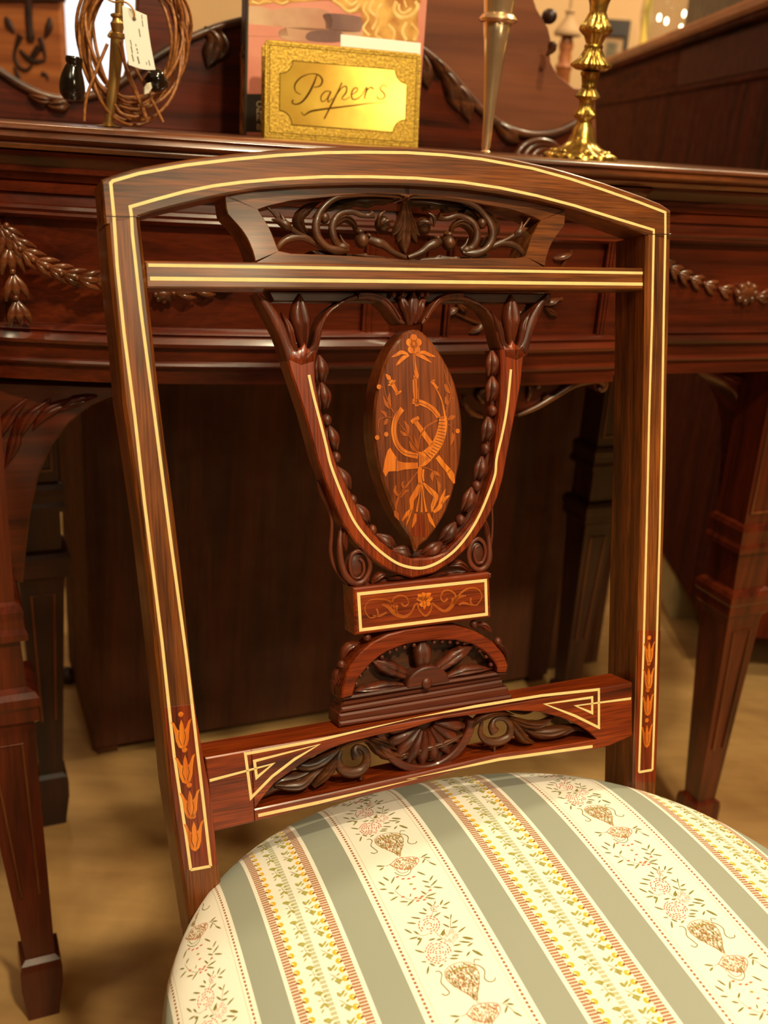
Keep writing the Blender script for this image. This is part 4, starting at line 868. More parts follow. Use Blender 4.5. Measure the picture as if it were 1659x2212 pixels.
path('eg', [(900, 1470), (905, 1430), (960, 1435)], 12); path('eg', [(890, 1480), (960, 1500), (1010, 1550), (1010, 1630), (1060, 1665), (1115, 1650), (1120, 1620)], 14); path('eg', [(490, 1560), (530, 1555), (560, 1590), (550, 1670), (600, 1730), (640, 1780), (600, 1810), (560, 1790)], 14); path('eg', [(1180, 1895), (1230, 1905), (1320, 1975)], 7); path('eg', [(760, 2030), (820, 2000), (900, 1900)], 7)
path('eg', [(60, 510), (110, 540), (180, 545), (230, 505), (225, 450), (240, 425)], 12); path('eg', [(75, 480), (130, 520), (200, 500), (200, 460)], 9); path('egl', [(60, 490), (75, 460), (110, 470)], 8); path('egl', [(245, 425), (260, 440)], 10)
for a in ((150, 580), (210, 578), (262, 558), (435, 700), (148, 770), (270, 685), (330, 785), (350, 765), (285, 780), (305, 812), (375, 800), (90, 560)): L1('er', (a[0] - 18, a[1] + 4), (a[0] + 20, a[1] - 4), 22)
L1('egl', (215, 635), (255, 635), 30)
def rose(c, R, n, kind='er'):
    random.seed(int(c[0]))
    for ring_ in range(n):
        r = R * (ring_ + 1) / n; k = 6 + 4 * ring_
        for i in range(k):
            if random.random() < .28: continue
            a = 2 * pi * i / k + ring_; b2 = a + 2 * pi / k * .8
            mot.append((kind, lens(stz((c[0] + r * cos(a), c[1] + r * .85 * sin(a))), stz((c[0] + r * cos(b2), c[1] + r * .85 * sin(b2))), R / n * .55 * PX, 3)))
rose((425, 1065), 110, 4); rose((520, 1355), 135, 5); rose((485, 890), 42, 2)
for i in range(5): rose((650 + 55 * cos(i * 1.256), 1185 + 50 * sin(i * 1.256)), 30, 2)
def hatch(P, n, kinds, ln=26, wd=6, seed=1):      # diagonal stitches filling a vase
    random.seed(seed); A_ = np.array(P, float); lo_, hi_ = A_.min(0), A_.max(0); c = 0
    def inside(p):
        r = False; j = len(A_) - 1
        for i in range(len(A_)):
            if (A_[i][1] > p[1]) != (A_[j][1] > p[1]) and p[0] < (A_[j][0] - A_[i][0]) * (p[1] - A_[i][1]) / (A_[j][1] - A_[i][1]) + A_[i][0]: r = not r
            j = i
        return r
    while c < n:
        p = lo_ + (hi_ - lo_) * np.array([random.random(), random.random()]); c += 1
        if inside(p): mot.append((random.choice(kinds), lens(stz(tuple(p)), stz((p[0] + ln * .5, p[1] + ln * .85)), wd * PX * .9, 2)))
urn = [(590, 1555), (640, 1500), (750, 1460), (870, 1470), (930, 1530), (955, 1600), (950, 1680), (935, 1760), (930, 1850), (900, 1850), (830, 1790), (740, 1740), (650, 1680), (600, 1620)]
hatch(urn, 620, ['eo', 'eo', 'eg', 'eo', 'er', 'eg'], 30, 9); path('eo', urn + [urn[0]], 9); path('egl', [(640, 1570), (760, 1520), (900, 1510)], 26)
dish = [(820, 2010), (880, 1930), (980, 1895), (1080, 1885), (1150, 1900), (1175, 1950), (1150, 2020), (1090, 2080), (1000, 2090), (900, 2070)]
hatch(dish, 230, ['eo', 'er', 'eo'], 28, 8, 3); path('er', dish + [dish[0]], 9); path('eo', [(900, 1960), (1000, 1930), (1090, 1935), (1110, 1990), (1060, 2040)], 8); path('er', [(1120, 1910), (1140, 1960), (1110, 2040)], 8); path('eo', [(930, 1850), (930, 1880), (980, 1895)], 8)
TP = .1235                                      # repeat along the stripe
ctr_s = F0 + .030; allst = np.array([p for k, P in mot for p in P]); off = 0.0
for stripe in (-1, 0, 1):
    for r in range(-3, 3):
        if stripe != 0 and False: continue
        for kind, P in mot: poly_st(kind, [(s_ + stripe * PER, t_ + r * TP + (.004 if stripe else 0)) for s_, t_ in P])
sprg = []
def L2(a, b_, wd, k='egl'): sprg.append((k, lens(stz(a, zd), stz(b_, zd), wd * .18083 / 4450 * 1.1)))
for a, b_, wd in (((660, 1030), (765, 1025), 60), ((690, 1010), (740, 1060), 50), ((770, 1080), (810, 1055), 30), ((700, 1130), (740, 1115), 14), ((730, 1210), (790, 1150), 40), ((790, 1150), (830, 1200), 40), ((745, 1270), (775, 1220), 22), ((740, 1070), (780, 1150), 8), ((770, 1110), (850, 1125), 8),
                  ((930, 1020), (980, 1070), 44), ((975, 1060), (1020, 990), 36), ((1010, 1070), (1050, 1020), 26), ((1040, 1130), (1080, 1100), 26), ((975, 1190), (1010, 1160), 28), ((1020, 1200), (1115, 1190), 60), ((1045, 1160), (1085, 1240), 60), ((950, 1110), (1040, 1150), 8), ((1010, 1150), (1060, 1180), 8)): L2(a, b_, wd)
bead_t = .0186
for stripe in (-1, 0, 1):
    for r in range(-18, 8):
        for kind, P in sprg: poly_st(kind, [(s_ + PER * (stripe + 1), t_ + r * bead_t) for s_, t_ in P])
for k, nm in (('eg', 'leaf_embroidery'), ('egl', 'pale_leaf_embroidery'), ('er', 'rose_embroidery'), ('eo', 'urn_embroidery')):
    o = thr[k].build(nm, M[k], seat)
    if o: o['kind'] = 'stuff'

# ================================================================ sideboard
TOPZ = .8625
board = thing('sideboard', (DK.w((.43, 0, -.15))[0], DK.w((.43, 0, -.15))[1], 0), 'dark mahogany bow-fronted sideboard with carved garlands behind the chair', 'sideboard')
PATH = [(-.12, -.355), (-.12, -.25), (-.10, -.13), (-.05, -.06), (0, -.022), (.04, -.006), (.075, .006), (.13, .020), (.24, .036), (.30, .040)]
PATHC = [(.325, .041), (.345, .066), (.36, .067), (.45, .068), (.54, .067), (.551, .064), (.559, .036)]
PATHR = [(.59, .037), (.67, .041), (.77, .042), (.84, .036), (.90, .010), (.95, -.05), (.98, -.14), (.98, -.355)]
fp = [tuple(p) for p in spline(PATH, 5)] + PATHC + [tuple(p) for p in spline(PATHR, 5)]
tp = [tuple(p) for p in spline(PATH[:-1] + [(.33, .052), (.45, .062), (.56, .056)] + PATHR[1:], 6)]
def mold(mb, path, prof, close=False):
    m = len(prof); V, F = [], []; N = [offset(path, o_) for o_, z in prof]
    for i in range(len(path)):
        for j in range(m): V.append((N[j][i][0], prof[j][1], N[j][i][1]))
    for i in range(len(path) - 1):
        for j in range(m - 1): F.append((i * m + j, i * m + j + 1, (i + 1) * m + j + 1, (i + 1) * m + j))
    mb.add(V, F); return mb
mb = MB(DK); prof = [(-.06, TOPZ), (.020, TOPZ), (.0245, TOPZ - .0015), (.0255, TOPZ - .004), (.0235, TOPZ - .0055), (.0245, TOPZ - .007), (.0255, TOPZ - .0095), (.0235, TOPZ - .012), (.0205, TOPZ - .0128), (.0215, TOPZ - .015), (.020, TOPZ - .018), (.010, TOPZ - .0195), (-.06, TOPZ - .0195)]
mold(mb, tp, prof)
inn = [tuple(p) for p in offset(tp, -.0598)]
mb.add([(p[0], TOPZ, p[1]) for p in inn], [tuple(range(len(inn)))]); mb.add([(p[0], TOPZ - .0195, p[1]) for p in inn], [tuple(range(len(inn)))])
mb.build('table_top', M['mahogtop'], board, True, 50)
mb = MB(DK); mold(mb, fp, [(-.02, .843), (.015, .843), (.011, .840), (.008, .836), (.007, .832), (.009, .831), (.009, .828), (.003, .827), (.003, .822), (.000, .8205), (.0025, .819), (.0025, .8125), (-.001, .8115), (.001, .804), (.0045, .803), (.0055, .8005), (.0035, .798), (.0045, .796), (.002, .7935), (-.001, .7925), (-.02, .7925)]); mb.build('upper_moulding', M['mahog'], board, True, 35)
mb = MB(DK); mold(mb, fp, [(-.02, .7105), (.000, .7105), (.003, .709), (.0055, .7065), (.0035, .7045), (.0055, .7025), (.0085, .699), (.0075, .696), (.003, .6945), (.003, .6835), (.0065, .6825), (.0075, .6805), (.0065, .6785), (.003, .678), (.003, .6645), (-.03, .6645)]); mb.build('lower_moulding', M['mahog'], board, True, 35)
def sect(a0, a1, off, z0, z1, nm, mat='mahog', thick=.012):
    P = [p for p in fp if a0 < p[0] < a1]; import bisect
    def at(a):
        for i in range(len(fp) - 1):
            if fp[i][0] <= a <= fp[i + 1][0] and fp[i + 1][0] > fp[i][0]:
                k = (a - fp[i][0]) / (fp[i + 1][0] - fp[i][0]); return (a, fp[i][1] + k * (fp[i + 1][1] - fp[i][1]))
    P = [at(a0)] + P + [at(a1)]
    A_ = offset(P, off); B_ = offset(P, off - thick); V = []
    for p, q in zip(A_, B_): V += [(p[0], z0, p[1]), (p[0], z1, p[1]), (q[0], z1, q[1]), (q[0], z0, q[1])]
    F = []
    for i in range(len(P) - 1):
        for j in range(4): F.append((4 * i + j, 4 * i + (j + 1) % 4, 4 * i + 4 + (j + 1) % 4, 4 * i + 4 + j))
    F += [(0, 1, 2, 3), tuple(4 * (len(P) - 1) + j for j in range(4))]
    mb = MB(DK); mb.add(V, F); return mb.build(nm, M[mat], board, True, 35)
dl = sect(.012, .300, -.005, .709, .794, 'drawer_front'); dc = sect(.362, .532, -.005, .709, .794, 'drawer_front'); dr = sect(.585, .895, -.005, .709, .794, 'drawer_front')
for a0, a1 in ((-.03, .012), (.300, .325), (.3455, .362), (.532, .5505), (.5595, .585)): sect(a0, a1, .001, .709, .794, 'stile')
for a, c in ((.32, .35), (.545, .561)):
    mb = MB(DK); mold(mb, [p for p in fp if a <= p[0] <= c], [(.001, .709), (.001, .794)]); mb.build('breakfront_return', M['mahog'], board)
for a in (.527, .5305, .534, .366, .3695, .304, .309, .588, .592):
    c = .041 if a < .31 else (.038 if a > .58 else .068)
    mb = MB(DK); tube(mb, [(a, .709, c), (a, .794, c)], .0015, 6, 1); mb.build('bead_moulding', M['mahog'], board, True, 60)
mb = MB(DK); mold(mb, [p for p in fp if p[0] < -.028], [(.001, .709), (.001, .794)]); mb.build('end_panel', M['mahog'], board, True, 35)
mb = MB(DK); mold(mb, [p for p in fp if p[0] > .893], [(.001, .709), (.001, .794)]); mb.build('end_panel', M['mahog'], board, True, 35)
# carcase
mb = MB(DK); P = [tuple(p) for p in offset(fp, -.02)]; mb2 = P
V = [(p[0], .665, p[1]) for p in P] + [(p[0], .842, p[1]) for p in P]; m = len(P); F = [tuple(range(m)), tuple(range(m, 2 * m))] + [(i, i + 1, m + i + 1, m + i) for i in range(m - 1)] + [(m - 1, 0, m, 2 * m - 1)]
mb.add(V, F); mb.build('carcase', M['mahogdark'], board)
# garlands of husks
def dk(P, c): return [DK.px(x, y, c) for x, y in P]
kd = .85 / 2200
def husk_d(par, px, py, ang, sz, c, nm='husk'):
    mb = MB(DK); p = np.array(DK.px(px, py, c)); d = np.array([cos(ang), sin(ang)]); n_ = np.array([-d[1], d[0]])
    for s, q in ((-1, .8), (1, .8), (0, 1)):
        tube(mb, [(*(p - d * sz * .5), c + .001), (*(p + n_ * s * sz * .28), c + .0035), (*(p + d * sz * .5 + n_ * s * sz * .42), c + .001)], [sz * .08, sz * .2 * q, sz * .05], 7, .8, 3)
    ball(mb, (*(p - d * sz * .62), c + .003), sz * .13, 7, 5)
    mb.build(nm, M['mahogtop'], par, True, 60)
for x, y in ((20, 522), (24, 562), (33, 620), (40, 676)): husk_d(dl, x, y, -1.45, .020, .003)
for i, (x, y, a) in enumerate(((18, 506, -.8), (46, 532, -.75), (68, 554, -.6), (99, 572, -.4), (130, 586, -.35), (160, 597, -.2), (194, 603, -.1), (226, 604, 0), (262, 612, -.1), (300, 622, -.2))): husk_d(dl, x, y, a, .0165, .003 + .012 * min(i, 6) / 6 + .008 * (i > 5))
for x, y, a in ((400, 628, .15), (440, 622, .2), (480, 612, .3)): husk_d(dl, x, y, a, .0165, .026)
def rosette(par, px, py, r, c):
    mb = MB(DK); p = DK.px(px, py, c); ball(mb, (*p, c + .002), (r, r * .75, .006), 12, 8)
    for i in range(8):
        a = 2 * pi * i / 8; ball(mb, (p[0] + r * .8 * cos(a), p[1] + r * .6 * sin(a), c + .004), r * .3, 7, 5)
    mb.build('rosette', M['mahogtop'], par, True, 60)
rosette(dl, 352, 635, .0085, .018); rosette(dr, 1606, 632, .014, .036)
for x, y, a in ((1440, 572, -.6), (1457, 585, -.5), (1477, 596, -.4), (1503, 607, -.35), (1533, 618, -.3), (1566, 628, -.25), (1646, 640, .1), (1680, 636, .3)): husk_d(dr, x, y, a, .0165, .036)
for (x0_, y0_, x1_, y1_) in ((990, 664, 958, 680), (1008, 672, 985, 655), (1046, 698, 1014, 720), (1062, 722, 1050, 745), (1172, 658, 1208, 644), (1176, 664, 1204, 682), (1146, 726, 1158, 748), (1196, 560, 1236, 546), (1192, 600, 1228, 585), (1110, 690, 1140, 670), (1100, 705, 1080, 735), (1030, 640, 1000, 630), (1150, 640, 1180, 620), (1120, 640, 1130, 610)):
    mb = MB(DK); P = dk([(x0_, y0_), ((x0_ + x1_) / 2, (y0_ + y1_) / 2 + 2), (x1_, y1_)], .064); leaf(mb, P, .0062, .064, .005, 0, n=8); mb.build('laurel_leaf', M['mahogtop'], dc, True, 60)
mb = MB(DK); tube(mb, [(*p, .064) for p in dk([(1235, 540), (1200, 600), (1172, 660), (1100, 700), (1040, 700), (980, 675)], .064)], .0015, 6); tube(mb, [(*p, .064) for p in dk([(1215, 645), (1150, 665), (1090, 695), (1050, 740)], .064)], .0015, 6); mb.build('laurel_stem', M['mahogtop'], dc, True, 60)
# carved apron under the middle drawer
za = zm(900, 600, .2712); cA = .052
pa = dk(za([(250, 780), (330, 900), (380, 1040), (450, 1115), (600, 1130), (800, 1110), (950, 1040), (1100, 958), (1250, 880), (1350, 842), (1420, 850), (1440, 905), (1480, 905), (1505, 850), (1480, 800), (1420, 780), (1300, 780), (1000, 780), (600, 780)]), cA)
mb = MB(DK); prism(mb, pa, cA - .02, cA - .002, .002); ap = mb.build('carved_apron', M['mahog'], board, True, 30)
def apt(P, R, par, nm, c=cA):
    mb = MB(DK); tube(mb, [(*p, c + .001) for p in dk(za(P), c)], [r * .2712 * .95 / 2200 for r in R], 8, .8, 5); mb.build(nm, M['mahogtop'], par, True, 60)
apt([(380, 940), (400, 1030), (470, 1090), (560, 1110)], [14, 26, 22, 10], ap, 'apron_scroll')
apt([(590, 990), (520, 980), (490, 930), (520, 890), (580, 885), (600, 920)], [10, 22, 26, 24, 18, 20], ap, 'apron_scroll')
apt([(800, 1095), (950, 1030), (1100, 940), (1250, 850), (1380, 815), (1450, 810), (1490, 840), (1475, 885), (1440, 880)], [14, 26, 30, 34, 36, 40, 40, 34, 14], ap, 'apron_scroll')
apt([(950, 880), (975, 850), (990, 870)], [18, 36, 10], ap, 'apron_bud'); apt([(880, 980), (900, 910), (890, 860)], [8, 24, 6], ap, 'apron_leaf'); apt([(1000, 960), (1040, 940), (1070, 945)], [8, 22, 8], ap, 'apron_leaf'); apt([(1190, 840), (1220, 800), (1240, 790)], [8, 18, 6], ap, 'apron_leaf')
# corner brackets
for sgn in (0, 1):
    c0_ = -.03
    P = dk([(-60, 822), (285, 836), (262, 850), (200, 876), (150, 915), (112, 965), (84, 1030), (66, 1110), (56, 1200), (50, 1260), (-60, 1260)], c0_)
    if sgn: P = [(.86 - p[0], p[1]) for p in P]
    mb = MB(DK); prism(mb, P, c0_ - .045, c0_, .002); br = mb.build('corner_bracket', M['mahog'], board, True, 30)
    for q in ([(60, 860), (20, 900), (-10, 960)], [(110, 862), (60, 905), (35, 960)], [(160, 862), (100, 890), (70, 930)], [(40, 900), (30, 960), (10, 1010)], [(210, 855), (160, 868), (120, 890)]):
        L_ = dk(q, c0_)
        if sgn: L_ = [(.86 - p[0], p[1]) for p in L_]
        mb = MB(DK); leaf(mb, L_, .012, c0_, .005, 2, n=9); mb.build('acanthus_leaf', M['mahog'], br, True, 60)
def leg(a, c, mat='mahog', sh=0.0, panel=True):
    ax_ = lambda z: a + sh * (min(max((.5 - z) / .42, 0), 1) - 1) if sh else a
    st_ = [(.024, .665), (.024, .476), (.028, .474), (.030, .468), (.029, .460), (.029, .452), (.031, .447), (.031, .441), (.024, .438), (.024, .392), (.030, .389), (.033, .384), (.033, .376), (.031, .372), (.031, .360), (.026, .355), (.025, .345), (.0140, .078), (.019, .074), (.0200, .066), (.0200, .045), (.016, .012), (.015, .0)]
    V, F = [], []
    for h, z in st_: A_ = ax_(z); V += [(A_ - h, z, c - h), (A_ + h, z, c - h), (A_ + h, z, c + h), (A_ - h, z, c + h)]
    for i in range(len(st_) - 1):
        for j in range(4): F.append((4 * i + j, 4 * i + (j + 1) % 4, 4 * i + 4 + (j + 1) % 4, 4 * i + 4 + j))
    F += [(0, 1, 2, 3), tuple(4 * (len(st_) - 1) + j for j in range(4))]
    mb = MB(DK, 'v'); mb.add(V, F); l = mb.build('leg', M[mat], board)
    mb = MB(DK, 'v')
    tube(mb, [(ax_(.16) - .008, .16, c + .0190), (ax_(.335) - .013, .335, c + .0250), (ax_(.335) + .013, .335, c + .0250), (ax_(.16) + .008, .16, c + .0190)], .0016, 6, 1, 1); mb.build('taper_bead', M['mahogtop'], l)
    if not panel: return l
    mb = MB(DK, 'v'); a = ax_(.6)
    ribbon(mb, [(a - .017, .490), (a + .017, .490), (a + .017, .650), (a - .017, .650)], .003, c + .022, c + .0262, True, .0005); mb.build('leg_bead', M['mahogtop'], l)
    return l
LA = DK.px(92, 2130, .012)[0]; RA = DK.px(1582, 1270, .03)[0] + .033
LT = DK.px(65, 1510, .025)[0] - .033
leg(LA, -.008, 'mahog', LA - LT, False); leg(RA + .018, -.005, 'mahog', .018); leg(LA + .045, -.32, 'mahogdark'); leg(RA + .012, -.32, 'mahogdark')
# gallery: lower board with scrolled top edge, its moulding and carving; taller boards behind
gc = -.325
gal = [(-60, 110), (0, 155), (60, 192), (120, 212), (190, 208), (250, 185), (300, 150), (345, 118), (400, 88), (450, 66), (495, 52), (600, 30), (720, 20), (820, 45), (905, 104), (950, 140), (1000, 195), (1040, 240), (1090, 276), (1145, 292), (1200, 286), (1250, 262)]
G = [tuple(p) for p in spline(dk(gal, gc), 4)]
mb = MB(DK); prism(mb, G + [(G[-1][0] + .01, TOPZ), (G[0][0], TOPZ)], gc - .014, gc, .001); gb = mb.build('gallery_board', M['mahog'], board, True, 30)
mb = MB(DK); tube(mb, [(*p, gc + .002) for p in G[:60]], .0045, 8, 1, 1); tube(mb, [(*p, gc + .002) for p in G[60:]], .0055, 8, 1, 1); mb.build('gallery_moulding', M['carved'], gb, True, 60)
for P, w_ in (([(440, 60), (462, 90), (446, 145)], 26), ([(470, 62), (480, 100), (470, 130)], 20), ([(905, 110), (915, 150), (922, 190)], 26), ([(950, 145), (975, 190), (988, 240)], 28), ([(975, 175), (1000, 215), (1012, 262)], 28), ([(930, 120), (950, 150), (955, 170)], 18), ([(1065, 262), (1090, 285), (1118, 308)], 26), ([(100, 222), (112, 228), (150, 226)], 20), ([(60, 205), (85, 216), (110, 218)], 14), ([(1180, 120), (1190, 105), (1186, 90)], 10)):
    mb = MB(DK); leaf(mb, dk(P, gc), w_ * 1.9 / 2200, gc + .001, .011, 0, n=10, peak=.65); mb.build('carved_leaf', M['carved'], gb, True, 60)
for r_, dx in ((48, 0), (40, 8), (30, 14), (20, 20)):
    mb = MB(DK); tube(mb, [(*DK.px(1165 + dx + r_ * cos(t_) * 1.1, 352 + r_ * sin(t_), gc + .02), gc + .02) for t_ in np.linspace(-2.9, -.2, 9)], .0042, 7, 1, 2); mb.build('scroll_coil', M['mahogtop'], gb, True, 60)
c2 = gc - .02
mb = MB(DK); prism(mb, dk([(880, -140), (1135, -140), (1150, -10), (1160, 20), (1172, 40), (1184, 60), (1190, 85), (1188, 110), (1190, 135), (1204, 162), (1240, 190), (1285, 196), (1290, 352), (880, 330)], c2), c2 - .014, c2, .001); bb = mb.build('gallery_panel', M['backwood'], board, True, 30)
for x, y, r_ in ((1190, 35, 16), (1194, 98, 9)):
    mb = MB(DK); p = DK.px(x, y, c2); ball(mb, (*p, c2 - .004), (r_ * 1.25 / 2200,) * 2 + (.012,)); mb.build('scroll_end', M['mahogdark'], bb, True, 60)
mb = MB(DK); prism(mb, dk([(300, -140), (362, -140), (385, -10), (420, 76), (420, 120), (330, 300), (262, 262), (268, 170), (296, 80)], c2), c2 - .014, c2, .001); mb.build('gallery_panel', M['mahog'], board)

# ================================================================ things on the sideboard
def on_top(px, c): a = DK.px(px, 280, c)[0]; return DK.w((a, TOPZ, c))
# ---- table lamp
c = -.12; k = .94 / 2200
lp = on_top(236, c); lamp = thing('table_lamp', lp, 'antique brass table lamp stem with coiled brown flex', 'lamp')
mb = MB(DK)
tube(mb, [(*DK.px(x, y, c), c) for x, y in ((253, 84), (251, 120), (247, 170), (240, 225), (235, 262))] + [(DK.px(234, 268, c)[0], TOPZ + .001, c)], [13 * k, 13 * k, 12 * k, 10 * k, 9 * k, 9 * k], 16, 1); mb.build('stem', M['oldbrass'], lamp, True, 60)
mb = MB(DK); tube(mb, [(*DK.px(x, y, c), c) for x, y in ((256, 60), (258, 10), (259, -60), (260, -200))], 8.5 * k, 16, 1); mb.build('rod', M['oldbrass'], lamp, True, 60)
mb = MB(); q = DK.w((*DK.px(254, 84, c), c)); lathe(mb, [(13 * k, 0), (15 * k, .001), (15 * k, .004), (11 * k, .005), (12 * k, .008), (14 * k, .012), (10 * k, .014), (9 * k, .016), (13 * k, .0175), (13 * k, .019), (8 * k, .020)], q, 24); mb.build('collar', M['oldbrass'], lamp, True, 40)
mb = MB(DK); tube(mb, [(*DK.px(250, 60, c), c), (*DK.px(241, 72, c), c), (*DK.px(234, 80, c), c)], [.001, .002, .0015], 8); tube(mb, [(*DK.px(256, 55, c), c), (*DK.px(244, 50, c), c)], .0012, 8); mb.build('switch', M['oldbrass'], lamp, True)
mb = MB(); lathe(mb, [(0.010, 0), (.012, .001), (.006, .002), (.004, .004)], (lp[0], lp[1], TOPZ), 24); mb.build('foot', M['oldbrass'], lamp, True, 40)
# coiled flex hanging on the lamp: one cord in many turns
mb = MB(DK); random.seed(3); P = []; turns = 15; NT = 22
for i in range(turns * NT):
    t_ = 2 * pi * i / NT; j = i // NT; ph = i / NT
    cx = 287 + 8 * sin(ph * 2.1) + 5 * sin(ph * 5.3); cy = 88 + 14 * sin(ph * 1.7 + 1); rx = 103 + 12 * sin(ph * 3.7) + 5 * sin(t_ * 2 + j); ry = 150 + 20 * sin(ph * 2.9 + 2)
    x = cx + rx * cos(t_) * (1 - .1 * sin(t_)); y = cy + ry * sin(t_)
    cc_ = -.135 + .014 * sin(ph * 4.1 + t_) + .006 * sin(ph * 9)
    P.append((*DK.px(x, y, cc_), cc_))
tube(mb, P, .0015, 6, 1, 2); mb.build('flex', M['cord'], lamp, True, 80)
for Q in ([(232, 95), (205, 160), (186, 215), (182, 262)], [(262, 90), (275, 160), (300, 215), (318, 262)], [(290, 145), (312, 185), (335, 230), (352, 264)], [(248, 225), (262, 245), (290, 252), (300, 250)], [(258, 100), (270, 140), (292, 190), (312, 240), (318, 263)]):
    mb = MB(DK); tube(mb, [(*DK.px(x, y, -.105), -.105) for x, y in Q], .0014, 6, 1, 5); mb.build('flex_end', M['cord'], lamp, True, 80)
def plug(P, R, name):
    mb = MB(DK); tube(mb, [(*DK.px(x, y, -.10), -.10) for x, y in P], [r * k for r in R], 16, .9, 3); mb.build(name, M['bake'], lamp, True, 50)
plug([(160, 122), (160, 128), (161, 140), (158, 152), (156, 170), (156, 190), (157, 205), (157, 216)], [15, 17, 15, 18, 23, 25, 23, 17], 'plug')
plug([(318, 158), (330, 168), (345, 178), (362, 184)], [12, 22, 22, 8], 'plug'); 
mb = MB(DK); prism(mb, [(p[0], p[1]) for p in dk([(312, 190), (318, 180), (326, 178), (329, 190), (322, 202), (312, 205)], -.09)], -.094, -.09, .0005); mb.build('plug_face', M['white'], lamp)
# price tag
tc = -.082
mb = MB(DK); prism(mb, dk([(264, 12), (292, 22), (317, 33), (320, 60), (326, 100), (336, 151), (318, 151), (304, 149), (278, 140), (272, 100), (266, 50)], tc), tc - .0006, tc, .0001); tg = mb.build('price_tag', M['paper'])
tag(tg, 'white paper price tag tied on string to the brass lamp', 'tag')
mb = MB(DK); p = DK.px(290, 41, tc); prism(mb, disc(p, .0017), tc - .0002, tc + .0001, .00002); mb.build('hole', M['ink'], tg)
mb = MB(DK)
for (x0_, y0_, x1_, y1_, wd) in ((281, 86, 284, 98, 2), (283, 99, 286, 115, 2.4), (285, 117, 289, 133, 2.4), (293, 95, 294, 100, 2), (295, 104, 297, 110, 2.4), (297, 112, 298, 116, 2.4), (297, 122, 301, 138, 3), (300, 62, 303, 80, 2.2), (306, 32, 307, 42, 1.6), (307, 44, 309, 58, 1.8), (321, 130, 324, 142, 2), (316, 134, 317, 140, 1.6)):
    ribbon(mb, dk([(x0_, y0_), (x1_, y1_)], tc), wd * k, tc, tc + .00005, False, .00001)
mb.build('print', M['ink'], tg)
mb = MB(DK); tube(mb, [(*DK.px(x, y, tc + d), tc + d) for x, y, d in ((222, -8, -.03), (245, 4, -.02), (268, 4, -.005), (283, 14, .002), (290, 28, .002), (290, 40, .0005))], .0008, 6); mb.build('string', M['string'], tg, True)

# ---- book
ab = radians(16); BX = np.array([cos(ab), sin(ab), 0]); BN = np.array([sin(ab), -cos(ab), 0])
q = atY(529, 283, 1.13); BK = Frame((q[0], q[1], TOPZ), BX, (0, 0, 1), BN)
book = thing('art_book', BK.w((.09, 0, -.015)), 'tall art book with pink marble and gilt ornament cover behind brass plaque', 'book')
bw = BK.px(908, 200)[0]; bh = .262
mb = MB(BK); prism(mb, [(0, 0), (bw, 0), (bw, bh), (0, bh)], -.0025, 0, .0004); cov = mb.build('front_cover', M['pinkmarble'], book)
mb = MB(BK); prism(mb, [(0, 0), (bw, 0), (bw, bh), (0, bh)], -.036, -.0335, .0004); mb.build('back_cover', M['spine'], book)
mb = MB(BK); prism(mb, [(.003, .003), (bw - .004, .003), (bw - .004, bh - .003), (.003, bh - .003)], -.0335, -.0025, .0002); mb.build('page_block', M['paper'], book)
mb = MB(BK); prism(mb, [(-.001, 0), (.0025, 0), (.0025, bh), (-.001, bh)], -.036, 0.0003, .001); spn = mb.build('spine', M['spine'], book)
sy = BK.px(515, 118)[1]
mb = MB(BK); box(mb, (-.0014, 0.001, -.034), (-.0009, sy, -.003)); mb.build('spine_print', M['spinegilt'], spn)
mb = MB(BK); box(mb, (-.0022, sy, -.033), (-.0009, sy + .005, -.004), .0003); box(mb, (-.0018, sy + .005, -.028), (-.0009, sy + .010, -.01), .0003); mb.build('spine_ornament', M['spinegilt'], spn)
zb = zm(480, 0, .2652)
def prt(P, mat, nm='cover_print', h=.00015, sm=False):
    Q = BK.pts(zb(P)); Q = [tuple(p) for p in (spline(Q, 4, True) if sm else Q)]; Q = [(min(max(x, .0003), bw - .0003), y) for x, y in Q]
    mb = MB(BK); prism(mb, Q, -.0001, h, .00002); return mb.build(nm, M[mat], cov)
prt([(190, 58), (380, 70), (450, 180), (470, 215), (190, 190)], 'creammarble', sm=True); prt([(320, 90), (400, 80), (600, 60), (860, 90), (860, 245), (470, 215), (400, 130)], 'creammarble', h=.0002, sm=True)
prt([(840, 110), (1130, 140), (1130, 240), (1090, 262), (870, 245), (840, 180)], 'greymarble', h=.0002, sm=True)
prt([(190, 192), (520, 222), (540, 290), (380, 300), (190, 290)], 'pinkmarble', h=.0002); prt([(520, 225), (1130, 262), (1120, 330), (540, 330)], 'creammarble', h=.0002, sm=True); prt([(720, 255), (960, 255), (960, 340), (700, 330)], 'greymarble', h=.00025, sm=True)
prt([(190, -300), (1620, -300), (1620, -60), (190, -60)], 'giltprint', h=.0002)
prt([(190, -62), (1620, -62), (1620, 20), (1120, 100), (1060, 110), (1000, 80), (870, 0), (560, 20), (500, 45), (420, 20), (330, 38), (250, 42), (190, 30)], 'giltprint', h=.00025)
prt([(1130, -60), (1600, -60), (1590, 340), (1120, 330), (1160, 240), (1135, 160), (1130, 60)], 'giltprint', h=.00028)
